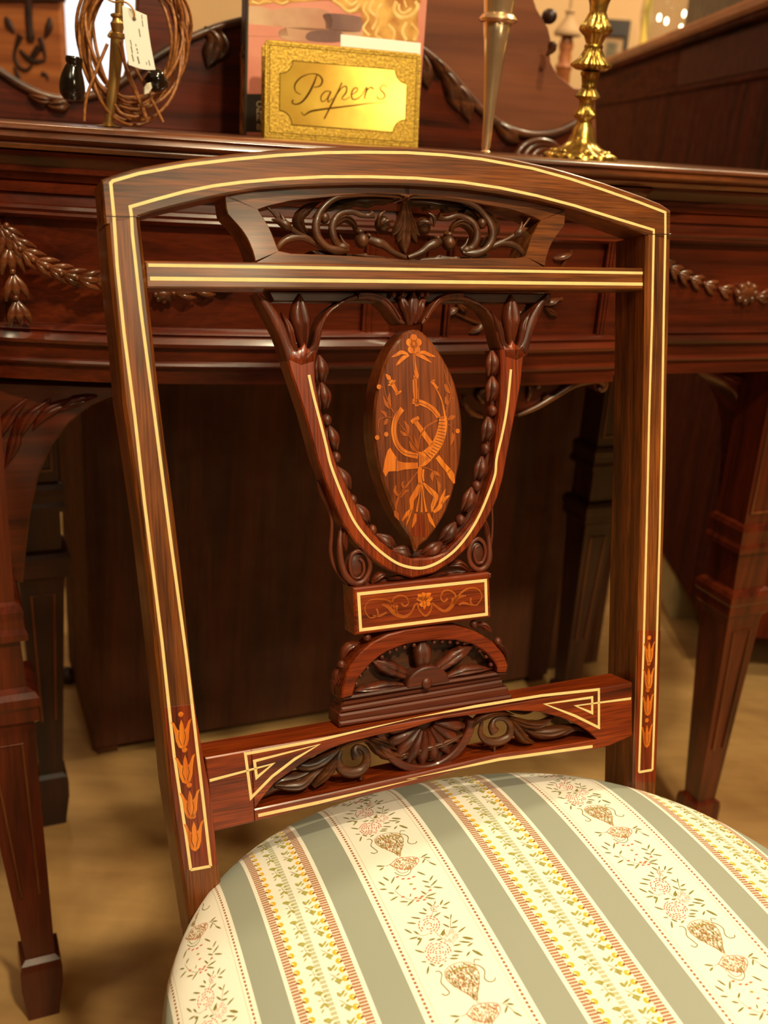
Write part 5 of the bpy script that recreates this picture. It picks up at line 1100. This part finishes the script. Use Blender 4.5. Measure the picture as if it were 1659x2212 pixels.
for i, (P, R) in enumerate([([(1180, 10), (1150, 80), (1190, 150), (1150, 230), (1200, 290)], 10), ([(1230, 0), (1200, 80), (1260, 150), (1220, 240)], 12), ([(1300, 30), (1260, 100), (1290, 190), (1250, 280), (1300, 320)], 12), ([(1420, 10), (1400, 80), (1450, 140), (1540, 130), (1590, 60), (1570, 10)], 16), ([(1440, 30), (1440, 80), (1480, 110), (1540, 70)], 12), ([(1480, 0), (1500, 60)], 10), ([(1500, 180), (1470, 260), (1500, 330)], 16), ([(1350, 200), (1400, 260), (1390, 330)], 14), ([(900, 0), (960, 40), (1020, 90), (1080, 80), (1120, 30)], 12), ([(240, 10), (300, 30), (340, 10), (400, 20)], 8), ([(430, 10), (480, 30), (540, 10)], 8), ([(1000, 0), (1050, 40), (1110, 0)], 10), ([(1540, 190), (1590, 260), (1560, 330)], 12)]):
    Q = BK.pts(zb(P)); mb = MB(BK); tube(mb, [(*p, .0002) for p in Q if p[0] < bw], R * .2652 * 1.13 / 2200, 6, .15, 5); mb.build('gilt_scroll_print', M['giltlight'], cov, True)
prt([(195, 765), (335, 765), (340, 1075), (195, 1075)], 'slate', 'label_print', .0003)
def text(s, fr, x, y, size, c, mat, par, nm):
    cu = bpy.data.curves.new(nm, 'FONT'); cu.body = s; cu.size = size; cu.extrude = .00005
    o = bpy.data.objects.new(nm, cu); COL.objects.link(o); dg = bpy.context.evaluated_depsgraph_get(); me = bpy.data.meshes.new_from_object(o.evaluated_get(dg)); bpy.data.objects.remove(o)
    mb = MB(fr); V = [(v.co.x + x, v.co.y + y, v.co.z + c) for v in me.vertices]; mb.add(V, [tuple(p.vertices) for p in me.polygons]); return mb.build(nm, M[mat], par)
for s, y in (('Or', 231), ('Fu', 247), ('Fi', 261), ('Br', 280)):
    p = BK.px(553, y); text(s, BK, p[0], p[1], .0085, .00035, 'lettering', cov, 'lettering')

# ---- brass letter rack
ln = radians(7); PN = BN * cos(ln) + np.array([0, 0, 1.0]) * sin(ln); PU = np.array([0, 0, 1.0]) * cos(ln) - BN * sin(ln)
q = atY(571, 288, 1.065); PL = Frame((q[0], q[1], TOPZ), BX, PU, PN)
rack = thing('letter_rack', PL.w((.08, 0, -.01)), 'etched brass letter rack engraved Papers in front of the book', 'rack')
z5b = zb
def PP(L): return PL.pts(zb(L))
pw = PL.px(907, 220)[0]; pt = (PL.px(600, 88)[1] + PL.px(880, 112)[1]) / 2
rc = .004; cr_ = [(0, 0), (pw, 0), (pw, pt - rc), (pw - rc * .3, pt - rc * .3), (pw - rc, pt), (rc, pt), (rc * .3, pt - rc * .3), (0, pt - rc)]
mb = MB(PL); prism(mb, cr_, -.0015, 0, .0005); fpz = mb.build('front_plate', M['etched'], rack)
mb = MB(PL); e = .0048; ribbon(mb, [(e, e), (pw - e, e), (pw - e, pt - e), (e, pt - e)], .0007, -.0001, .0001, True, .00002); ribbon(mb, [(.0028, .0028), (pw - .0028, .0028), (pw - .0028, pt - .0028), (.0028, pt - .0028)], .0004, -.0001, .0001, True, .00002); mb.build('border_groove', M['engrave'], fpz)
mb = MB(PL)
W_ = pw - .0; x0_, x1_, y0_, y1_ = PL.px(*zb([(468, 750)])[0])[0], PL.px(*zb([(1495, 850)])[0])[0], PL.px(*zb([(900, 1040)])[0])[1], PL.px(*zb([(950, 528)])[0])[1]; r_ = .0125
car = []
for (cx_, cy_, a0) in ((x0_, y1_, 0), (x1_, y1_, -pi / 2), (x1_, y0_, pi), (x0_, y0_, pi / 2)):
    a0_ = {0: 0, 1: 0}.get(a0, a0); 
    for i in range(9): a = a0 - (pi / 2) * i / 8; car.append((cx_ + r_ * cos(a), cy_ + r_ * sin(a)))
car2 = []
for (cx_, cy_, s0, s1) in ((x0_, y0_, 0.5, 0), (x1_, y0_, 1, .5), (x1_, y1_, 1.5, 1), (x0_, y1_, 2, 1.5)):
    for i in range(9): a = pi * (s0 + (s1 - s0) * i / 8); car2.append((cx_ + r_ * cos(a), cy_ + r_ * sin(a)))
prism(mb, car2, -.0002, .0003, .0002); mb.build('name_panel', M['platebrass'], fpz)
mb = MB(PL); ribbon(mb, car2, .0007, .0001, .0004, True, .00002)
mb.build('panel_groove', M['engrave'], fpz)
lt = [([(770, 612), (745, 680), (705, 760), (655, 825), (605, 850), (570, 838), (578, 812)], [4, 7, 8, 7, 5, 5, 6]), ([(640, 770), (598, 745), (592, 690), (640, 632), (720, 602), (785, 612), (815, 655), (795, 700), (745, 712)], [3, 4, 6, 5, 3, 5, 7, 5, 3]),
      ([(880, 745), (840, 745), (805, 785), (812, 828), (850, 808), (885, 745), (862, 800), (865, 832), (900, 800)], [3, 4, 5, 4, 3, 6, 5, 4, 3]), ([(975, 672), (945, 740), (905, 820), (865, 900), (830, 970)], [5, 6, 7, 6, 5]), ([(930, 775), (975, 715), (1010, 705), (1010, 750), (975, 800), (1000, 812), (1040, 790)], [3, 4, 5, 6, 4, 3, 3]),
      ([(1050, 775), (1095, 745), (1100, 718), (1072, 722), (1052, 765), (1062, 808), (1105, 802), (1145, 765)], [3, 4, 4, 5, 6, 5, 4, 3]), ([(1145, 765), (1172, 715), (1178, 722), (1166, 765), (1158, 808)], [3, 4, 5, 6, 4]), ([(1166, 765), (1185, 730), (1208, 712), (1226, 720), (1228, 732)], [3, 4, 5, 6, 4]), ([(1340, 716), (1326, 696), (1300, 698), (1286, 722), (1302, 746), (1322, 768), (1318, 796), (1290, 808), (1262, 796), (1264, 782)], [5, 4, 4, 5, 6, 6, 5, 4, 5, 4]),
      ([(645, 912), (668, 938), (730, 905), (900, 880), (1080, 858), (1200, 842), (1330, 832)], [4, 4, 7, 6, 5, 3, 2])]
for P, R in lt:
    mb = MB(PL); tube(mb, [(*p, .00032) for p in PP(P)], [r * .2652 * 1.06 / 2200 for r in R], 6, .15, 6); mb.build('engraved_letter', M['engrave'], fpz, True)
mb = MB(PL); prism(mb, cr_, -.022, -.0205, .0004); mb.build('back_plate', M['etched'], rack); mb = MB(PL); box(mb, (.001, .001, -.0205), (pw - .001, .003, -.0015)); mb.build('base', M['oldbrass'], rack)
mb = MB(PL); e = PL.pts([(736, 74), (909, 93), (909, 140), (736, 140)], -.006); e[2] = (e[2][0], .004); e[3] = (e[3][0], .004); prism(mb, e, -.0075, -.006, .0002); cdv = mb.build('card', M['paper']); tag(cdv, 'blank cream card standing inside the brass letter rack', 'card')

# ---- silver trumpet vase
c = -.085; q = on_top(1053, c); kk = (q[1]) / 2200; vs = thing('trumpet_vase', q, 'tall silver trumpet vase between letter rack and candlestick', 'vase')
def zy(y): return atY(1055, y, q[1])[2] - TOPZ
mb = MB(); lathe(mb, [(10 * kk, 0), (11 * kk, .001), (7 * kk, .0025), (9 * kk, .006), (10.5 * kk, zy(260)), (14 * kk, zy(210)), (19 * kk, zy(140)), (24 * kk, zy(90)), (28 * kk, zy(48)), (27 * kk, zy(46)), (29 * kk, zy(20)), (33 * kk, zy(-20)), (42 * kk, zy(-80)), (50 * kk, zy(-110)), (48 * kk, zy(-110)), (38 * kk, zy(-75))], (q[0], q[1], TOPZ), 40); b_ = mb.build('body', M['silver'], vs, True, 50)
mb = MB(); lathe(mb, [(27 * kk, zy(50)), (36 * kk, zy(46)), (38 * kk, zy(41)), (34 * kk, zy(34)), (29 * kk, zy(28))], (q[0], q[1], TOPZ), 40); mb.build('rim_ring', M['silver'], vs, True, 60)

# ---- brass candlestick
c = -.075; q = on_top(1260, c); kk = .2411 * q[1] / 2200; cs = thing('candlestick', q, 'turned brass candlestick with gadrooned knops at the right', 'candlestick')
def zc_(y): return max(atY(1262, y * .2411, q[1])[2] - TOPZ, 0)
base_y = [z for z in range(1380, 1560) if atY(1262, z * .2411, q[1])[2] > TOPZ][-1]; sc_ = base_y / 1465.0
prof = [(310, 1465, 0), (308, 1440, .05), (285, 1415, .05), (215, 1385, .04), (160, 1350, .02), (118, 1300, 0), (96, 1240, 0), (88, 1180, 0), (64, 1140, 0), (60, 1105, 0), (88, 1075, .05), (84, 1045, .08), (56, 990, .06), (58, 935, 0), (70, 915, 0), (105, 885, .04), (84, 850, .06), (56, 805, 0), (62, 795, 0), (56, 780, .05), (66, 705, .06), (78, 685, 0), (80, 660, 0), (60, 650, 0), (120, 640, .05), (160, 605, .07), (158, 590, .07), (100, 530, .07), (68, 445, .07), (76, 430, 0), (76, 415, 0), (62, 400, .05), (84, 330, .06), (112, 300, .04), (136, 272, 0), (130, 245, .03), (118, 225, .06), (90, 180, .07), (64, 100, .05), (70, 88, 0), (70, 76, 0), (76, 30, 0), (90, -20, 0), (110, -60, 0), (70, -90, 0), (70, -200, 0), (100, -220, 0), (100, -230, 0), (40, -230, 0)]
mb = MB(); lathe(mb, [(r * kk, zc_(y * sc_) if y < 1465 else 0, f) for r, y, f in prof], (q[0], q[1], TOPZ), 72, 18); mb.build('stick', M['brass'], cs, True, 60)
for i in range(8):
    a = 2 * pi * i / 8; mb = MB(); ball(mb, (q[0] + 215 * kk * cos(a), q[1] + 215 * kk * sin(a), TOPZ + zc_(1400 * sc_)), (52 * kk, 40 * kk, 24 * kk), 10, 7, a); mb.build('base_scroll', M['brass'], cs, True, 60)

# ================================================================ behind and below
CB = Frame((.58, 0, 0), (0, -1, 0), (0, 0, 1), (-1, 0, 0))
ya = CB.px(1276, 235)[0]; yb = -1.6
def cz(pts): return float(np.mean([CB.px(*p)[1] for p in pts]))
z_fr1 = cz([(1400, 122), (1500, 92), (1600, 62)]); z_fr0 = cz([(1400, 210), (1500, 188), (1600, 167)])
z_top = z_fr1 + .035
cab = thing('side_cabinet', (.85, (-ya - yb) / 2, 0), 'dark red mahogany cabinet with reeded frieze at the far right', 'cabinet')
def cbx(a0, a1, z0, z1, c0, c1, nm, mat, bev=.003, par=None):
    mb = MB(CB, 'v' if nm == 'body' else 'u'); prism(mb, [(a0, z0), (a1, z0), (a1, z1), (a0, z1)], c0, c1, bev); return mb.build(nm, M[mat], par or cab)
cbx(ya, yb, .10, z_fr0, -.5, 0, 'body', 'cabwood'); cbx(ya, yb, z_fr0, z_fr1, -.5, -.004, 'frieze', 'cabwood'); fz = bpy.data.objects[-1] if False else None
cbx(ya - .01, yb + .01, z_fr0 - .006, z_fr0 + .004, -.5, .006, 'frieze_bead', 'cabwood'); cbx(ya - .02, yb + .02, z_fr1, z_fr1 + .012, -.5, .012, 'cornice', 'cabwood'); cbx(ya - .03, yb + .03, z_fr1 + .012, z_fr1 + .036, -.52, .020, 'lit_top_board', 'frontboard', .006)  # top board takes a paler wood, so its lit look sits in the colour
mb = MB(CB); a = CB.px(1462, 180)[0]
while a < yb - .01: tube(mb, [(a, z_fr0 + .010, -.004), (a, z_fr1 - .008, -.004)], .0028, 6); a += .0125
o = mb.build('reeding', M['reed'], cab, True); o['kind'] = 'stuff'
for a in (ya + .06, yb - .06):
    for c_ in (-.05, -.45): cbx(a - .025, a + .025, 0, .10, c_ - .025, c_ + .025, 'leg', 'mahog')
q = CB.px(1475, 52, 0); zt_ = z_fr1 + .036
mb = MB(CB); prism(mb, [(q[0], zt_), (yb - .02, zt_), (yb - .02, zt_ + .22), (q[0], zt_ + .22)], -.36, -.004, .003); o = mb.build('wooden_box', M['mahogdark']); tag(o, 'dark wooden box standing on top of the right cabinet', 'box')
# glass candle lamp on the cabinet
q = atX(1428, 95, .70); gl = thing('glass_lamp', (q[0], q[1], zt_), 'glass shaded candle lamp glowing beside the dark wooden box', 'lamp'); k2 = q[1] / 2200
mb = MB(); lathe(mb, [(28 * k2, 0), (28 * k2, 4 * k2), (6 * k2, 8 * k2), (5 * k2, 30 * k2), (16 * k2, 34 * k2), (16 * k2, 37 * k2), (4 * k2, 38 * k2)], (q[0], q[1], zt_), 24); mb.build('base', M['ivory'], gl, True, 40)
mb = MB(); lathe(mb, [(20 * k2, 9 * k2), (42 * k2, 40 * k2), (48 * k2, 80 * k2), (40 * k2, 130 * k2), (39 * k2, 130 * k2), (47 * k2, 80 * k2), (41 * k2, 41 * k2), (19 * k2, 10 * k2)], (q[0], q[1], zt_), 32); mb.build('glass_shade', M['glass'], gl, True, 60)
for dx, dy in ((-11, 48), (4, 47), (34, 45), (36, 14), (49, 12), (25, 62)):
    p = atX(1428 + dx, dy, .70); mb = MB(); ball(mb, (q[0] + dx * k2, q[1], p[2]), (3.2 * k2, 3.2 * k2, 6.5 * k2), 10, 7); mb.build('candle_bulb', M['flame'], gl, True, 60)
mb = MB(); lathe(mb, [(8 * k2, 0), (8 * k2, .19)], (q[0] - 38 * k2, q[1] - .02, zt_), 16); mb.build('candle', M['ivory'], gl, True, 40)
# picture on the back wall, turned stand, carved panel
F3 = Frame((0, Y1, 0), (1, 0, 0), (0, 0, 1), (0, -1, 0))
e0, e1 = F3.px(1284, 150, .02), F3.px(1364, 44, .02)
pic = thing('framed_picture', F3.w(((e0[0] + e1[0]) / 2, e0[1], .01)), 'small dark framed engraving on the cream wall', 'picture')
mb = MB(F3); fw = .028; X = [(e0[0], e0[1]), (e1[0], e0[1]), (e1[0], e1[1]), (e0[0], e1[1])]; Y = [(e0[0] + fw * .5, e0[1] + fw * .5), (e1[0] - fw * .5, e0[1] + fw * .5), (e1[0] - fw * .5, e1[1] - fw * 1.9), (e0[0] + fw * .5, e1[1] - fw * 1.9)]
band(mb, X, Y, 0, .02, .002, closed=True); mb.build('frame', M['mahogdark'], pic)
mb = MB(F3); prism(mb, Y, .004, .008, .0005); mb.build('mount', M['mount'], pic)
mb = MB(F3); g_ = .018; prism(mb, [(Y[0][0] + g_, Y[0][1] + g_), (Y[1][0] - g_, Y[1][1] + g_), (Y[2][0] - g_, Y[2][1] - g_), (Y[3][0] + g_, Y[3][1] - g_)], .006, .009, .0003); mb.build('print', M['pic'], pic)
q = atY(1217, 150, 2.7); k3 = 2.7 / 2200 * .2411; ts = thing('turned_stand', (q[0], q[1], 0), 'turned wooden lamp stand seen behind the candlestick', 'stand')
zz_ = lambda y: atY(1217, y * .2411, 2.7)[2]
mb = MB(); lathe(mb, [(.10, 0), (.10, .02), (.03, .04), (.02, .3), (.03, .6), (.02, .9), (60 * k3, zz_(640)), (72 * k3, zz_(600)), (50 * k3, zz_(560)), (55 * k3, zz_(510)), (48 * k3, zz_(470)), (62 * k3, zz_(410)), (48 * k3, zz_(350)), (46 * k3, zz_(330))], (q[0], q[1], 0), 28); mb.build('column', M['frontboard'], ts, True, 50)
mb = MB(); lathe(mb, [(46 * k3, zz_(330)), (108 * k3, zz_(318)), (112 * k3, zz_(292)), (96 * k3, zz_(262)), (62 * k3, zz_(205)), (34 * k3, zz_(150)), (30 * k3, zz_(118)), (42 * k3, zz_(104)), (38 * k3, zz_(92)), (13 * k3, zz_(88)), (11 * k3, zz_(-40)), (11 * k3, zz_(-160))], (q[0], q[1], 0), 28); mb.build('capital', M['mount'], ts, True, 50)
F4 = Frame((0, 2.3, 0), (1, 0, 0), (0, 0, 1), (0, -1, 0))
e = F4.px(142, 215); e2 = F4.px(-120, 0); cp = thing('carved_panel', (F4.px(60, 0)[0], 2.3, .83), 'pale wooden chair back panel with dark carved ornament at far left', 'panel')
mb = MB(F4); prism(mb, [(e2[0], .83), (e[0], .83), (e[0] - .012, 1.5), (e2[0], 1.5)], -.03, 0, .003); pb = mb.build('board', M['frontboard'], cp)
def orn(P, r, nm='carved_ornament', mat='mahogdark'):
    mb = MB(F4); tube(mb, [(*F4.px(x * .1808, y * .1808), .004) for x, y in P], [rr_ * .1808 * 2.3 / 2200 for rr_ in (r if isinstance(r, list) else [r] * len(P))], 8, .6, 4); mb.build(nm, M[mat], pb, True)
orn([(350, -100), (350, 200), (370, 430)], 42); orn([(370, 430), (375, 500)], [56, 40]); orn([(75, 200), (110, 290), (180, 400)], [14, 44, 12]); orn([(600, 210), (590, 330), (545, 450)], [14, 44, 14]); orn([(250, 420), (200, 560), (180, 680), (230, 800), (320, 840), (390, 780)], [40, 22, 18, 20, 20, 14]); orn([(480, 450), (520, 560), (550, 700)], [30, 24, 12]); orn([(240, 600), (330, 690), (430, 740), (550, 720)], [16, 30, 26, 12]); orn([(480, 560), (420, 640), (360, 740)], [40, 36, 20]); orn([(170, 800), (220, 900), (240, 960)], [10, 22, 8]); orn([(500, 880), (560, 900), (580, 960)], [24, 20, 8])
orn([(-200, -10), (400, -6), (790, -4)], 30, 'top_bar')
# stained cabinet standing behind the sideboard
CC = -.445
pL = DK.px(198, 1500, CC)[0]; pR = DK.px(1192, 1400, CC)[0]; zb0 = DK.px(700, 1528, CC)[1]
ch_ = thing('low_cupboard', DK.w(((pL + pR) / 2, 0, CC - .15)), 'plain dark cupboard back standing behind and under the sideboard', 'cupboard')
mb = MB(DK, 'v'); prism(mb, [(pL, .012), (pR, .012), (pR, .80), (pL, .80)], CC - .28, CC, .003); mb.build('body', M['cabinetback'], ch_)
for a in (pL + .02, pR - .02):
    for c_ in (CC - .02, CC - .26): mb = MB(DK); prism(mb, [(a - .015, 0), (a + .015, 0), (a + .015, .012), (a - .015, .012)], c_ - .015, c_ + .015, .001); mb.build('foot', M['cabinetback'], ch_)
q1 = DK.px(1222, 1105, CC - .03); q2 = DK.px(1345, 1105, CC - .03)
ch2 = thing('stool', DK.w(((q1[0] + q2[0]) / 2, 0, CC - .15)), 'brown box stool just right of the dark cupboard', 'stool')
mb = MB(DK, 'v'); prism(mb, [(q1[0], 0), (q2[0], 0), (q2[0], q1[1]), (q1[0], q1[1])], CC - .25, CC - .03, .006); mb.build('body', wood('brown_stool_wood', (60, 30, 10), (92, 50, 18), (110, 62, 24), rough=.6, coat=0, fig=3), ch2)
mb = MB(DK); prism(mb, [(q1[0] - .01, q1[1]), (q2[0] + .01, q1[1]), (q2[0] + .01, q1[1] + .03), (q1[0] - .01, q1[1] + .03)], CC - .26, CC - .02, .01); mb.build('cushion', M['mahogdark'], ch2, True, 40)
# tripod table and turned stool glimpsed through the gap on the left
q = atZ(158, 1478, 0); tt_ = thing('tripod_table', (q[0] - .22, q[1] + .08, 0), 'dark tripod table with curved legs seen behind the left leg', 'table')
cx_, cy_ = q[0] - .22, q[1] + .08
mb = MB(); lathe(mb, [(.03, .16), (.035, .2), (.018, .25), (.022, .45), (.03, .5), (.02, .6)], (cx_, cy_, 0), 20); mb.build('column', M['mahogdark'], tt_, True, 40)
mb = MB(); lathe(mb, [(.05, .59), (.11, .60), (.12, .61), (.11, .62)], (cx_, cy_, 0), 40); mb.build('top', M['mahogdark'], tt_, True, 40)
a0 = math.atan2(q[1] - cy_, q[0] - cx_)
for i in range(3):
    a = a0 + 2 * pi * i / 3; mb = MB(); tube(mb, [(cx_ + r * cos(a), cy_ + r * sin(a), z) for r, z in ((.02, .2), (.08, .17), (.15, .08), (.20, .02), (.225, .014), (.235, .02))], [.02, .018, .013, .011, .014, .008], 10, 1, 5, (0.01, 0, 1)); mb.build('leg', M['mahogdark'], tt_, True, 60)
q = atZ(170, 1262, 0); sl = thing('turned_stool', (q[0], q[1], 0), 'small red brown stool with turned legs in the far left gap', 'stool')
for dx in (-.14, .02):
    for dy in (0, .2): mb = MB(); lathe(mb, [(.010, 0), (.016, .02), (.010, .05), (.018, .08), (.010, .12), (.013, .22), (.018, .26), (.018, .33)], (q[0] + dx, q[1] + dy, 0), 18); mb.build('leg', M['mahog'], sl, True, 50)
mb = MB(); box(mb, (q[0] - .17, q[1] - .03, .33), (q[0] + .05, q[1] + .23, .38), .005); mb.build('seat', M['mahog'], sl)
for dy in (0, .2): mb = MB(); tube(mb, [(q[0] - .14, q[1] + dy, .09), (q[0] - .06, q[1] + dy, .09), (q[0] + .02, q[1] + dy, .09)], [.006, .012, .006], 10); mb.build('stretcher', M['mahog'], sl, True)
# pale folded linen on the floor at the right
q0 = atZ(1448, 1335, 0); q1 = atZ(1535, 1325, 0)
mb = MB(Frame((0, 0, 0), (1, 0, 0), (0, 1, 0), (0, 0, 1))); V, F = [], []; nx, ny = 16, 10
for i in range(nx + 1):
    for j in range(ny + 1):
        u_, v_ = i / nx, j / ny; x = q0[0] + (q1[0] - q0[0]) * u_ * 1.1; y = q0[1] + .25 * v_; ed = min(u_, 1 - u_, v_, 1 - v_) * 6
        V.append((x, y, .09 * min(ed, 1) ** .5 + .004 * sin(9 * u_ + 5 * v_) * min(ed, 1)))
for i in range(nx):
    for j in range(ny): a = i * (ny + 1) + j; F.append((a, a + ny + 1, a + ny + 2, a + 1))
mb.add(V, F); o = mb.build('folded_linen', M['linen'], None, True, 180); tag(o, 'pale folded linen lying on the floor behind the right leg', 'cloth')

mb = MB(); prism(mb, [(-1.5, 2.24), (-.36, 2.24), (-.36, 2.7), (-1.5, 2.7)], 0, .83, .004); o = mb.build('blanket_chest', M['mahogdark']); tag(o, 'dark wooden chest against the rear, behind the turned stool', 'chest')
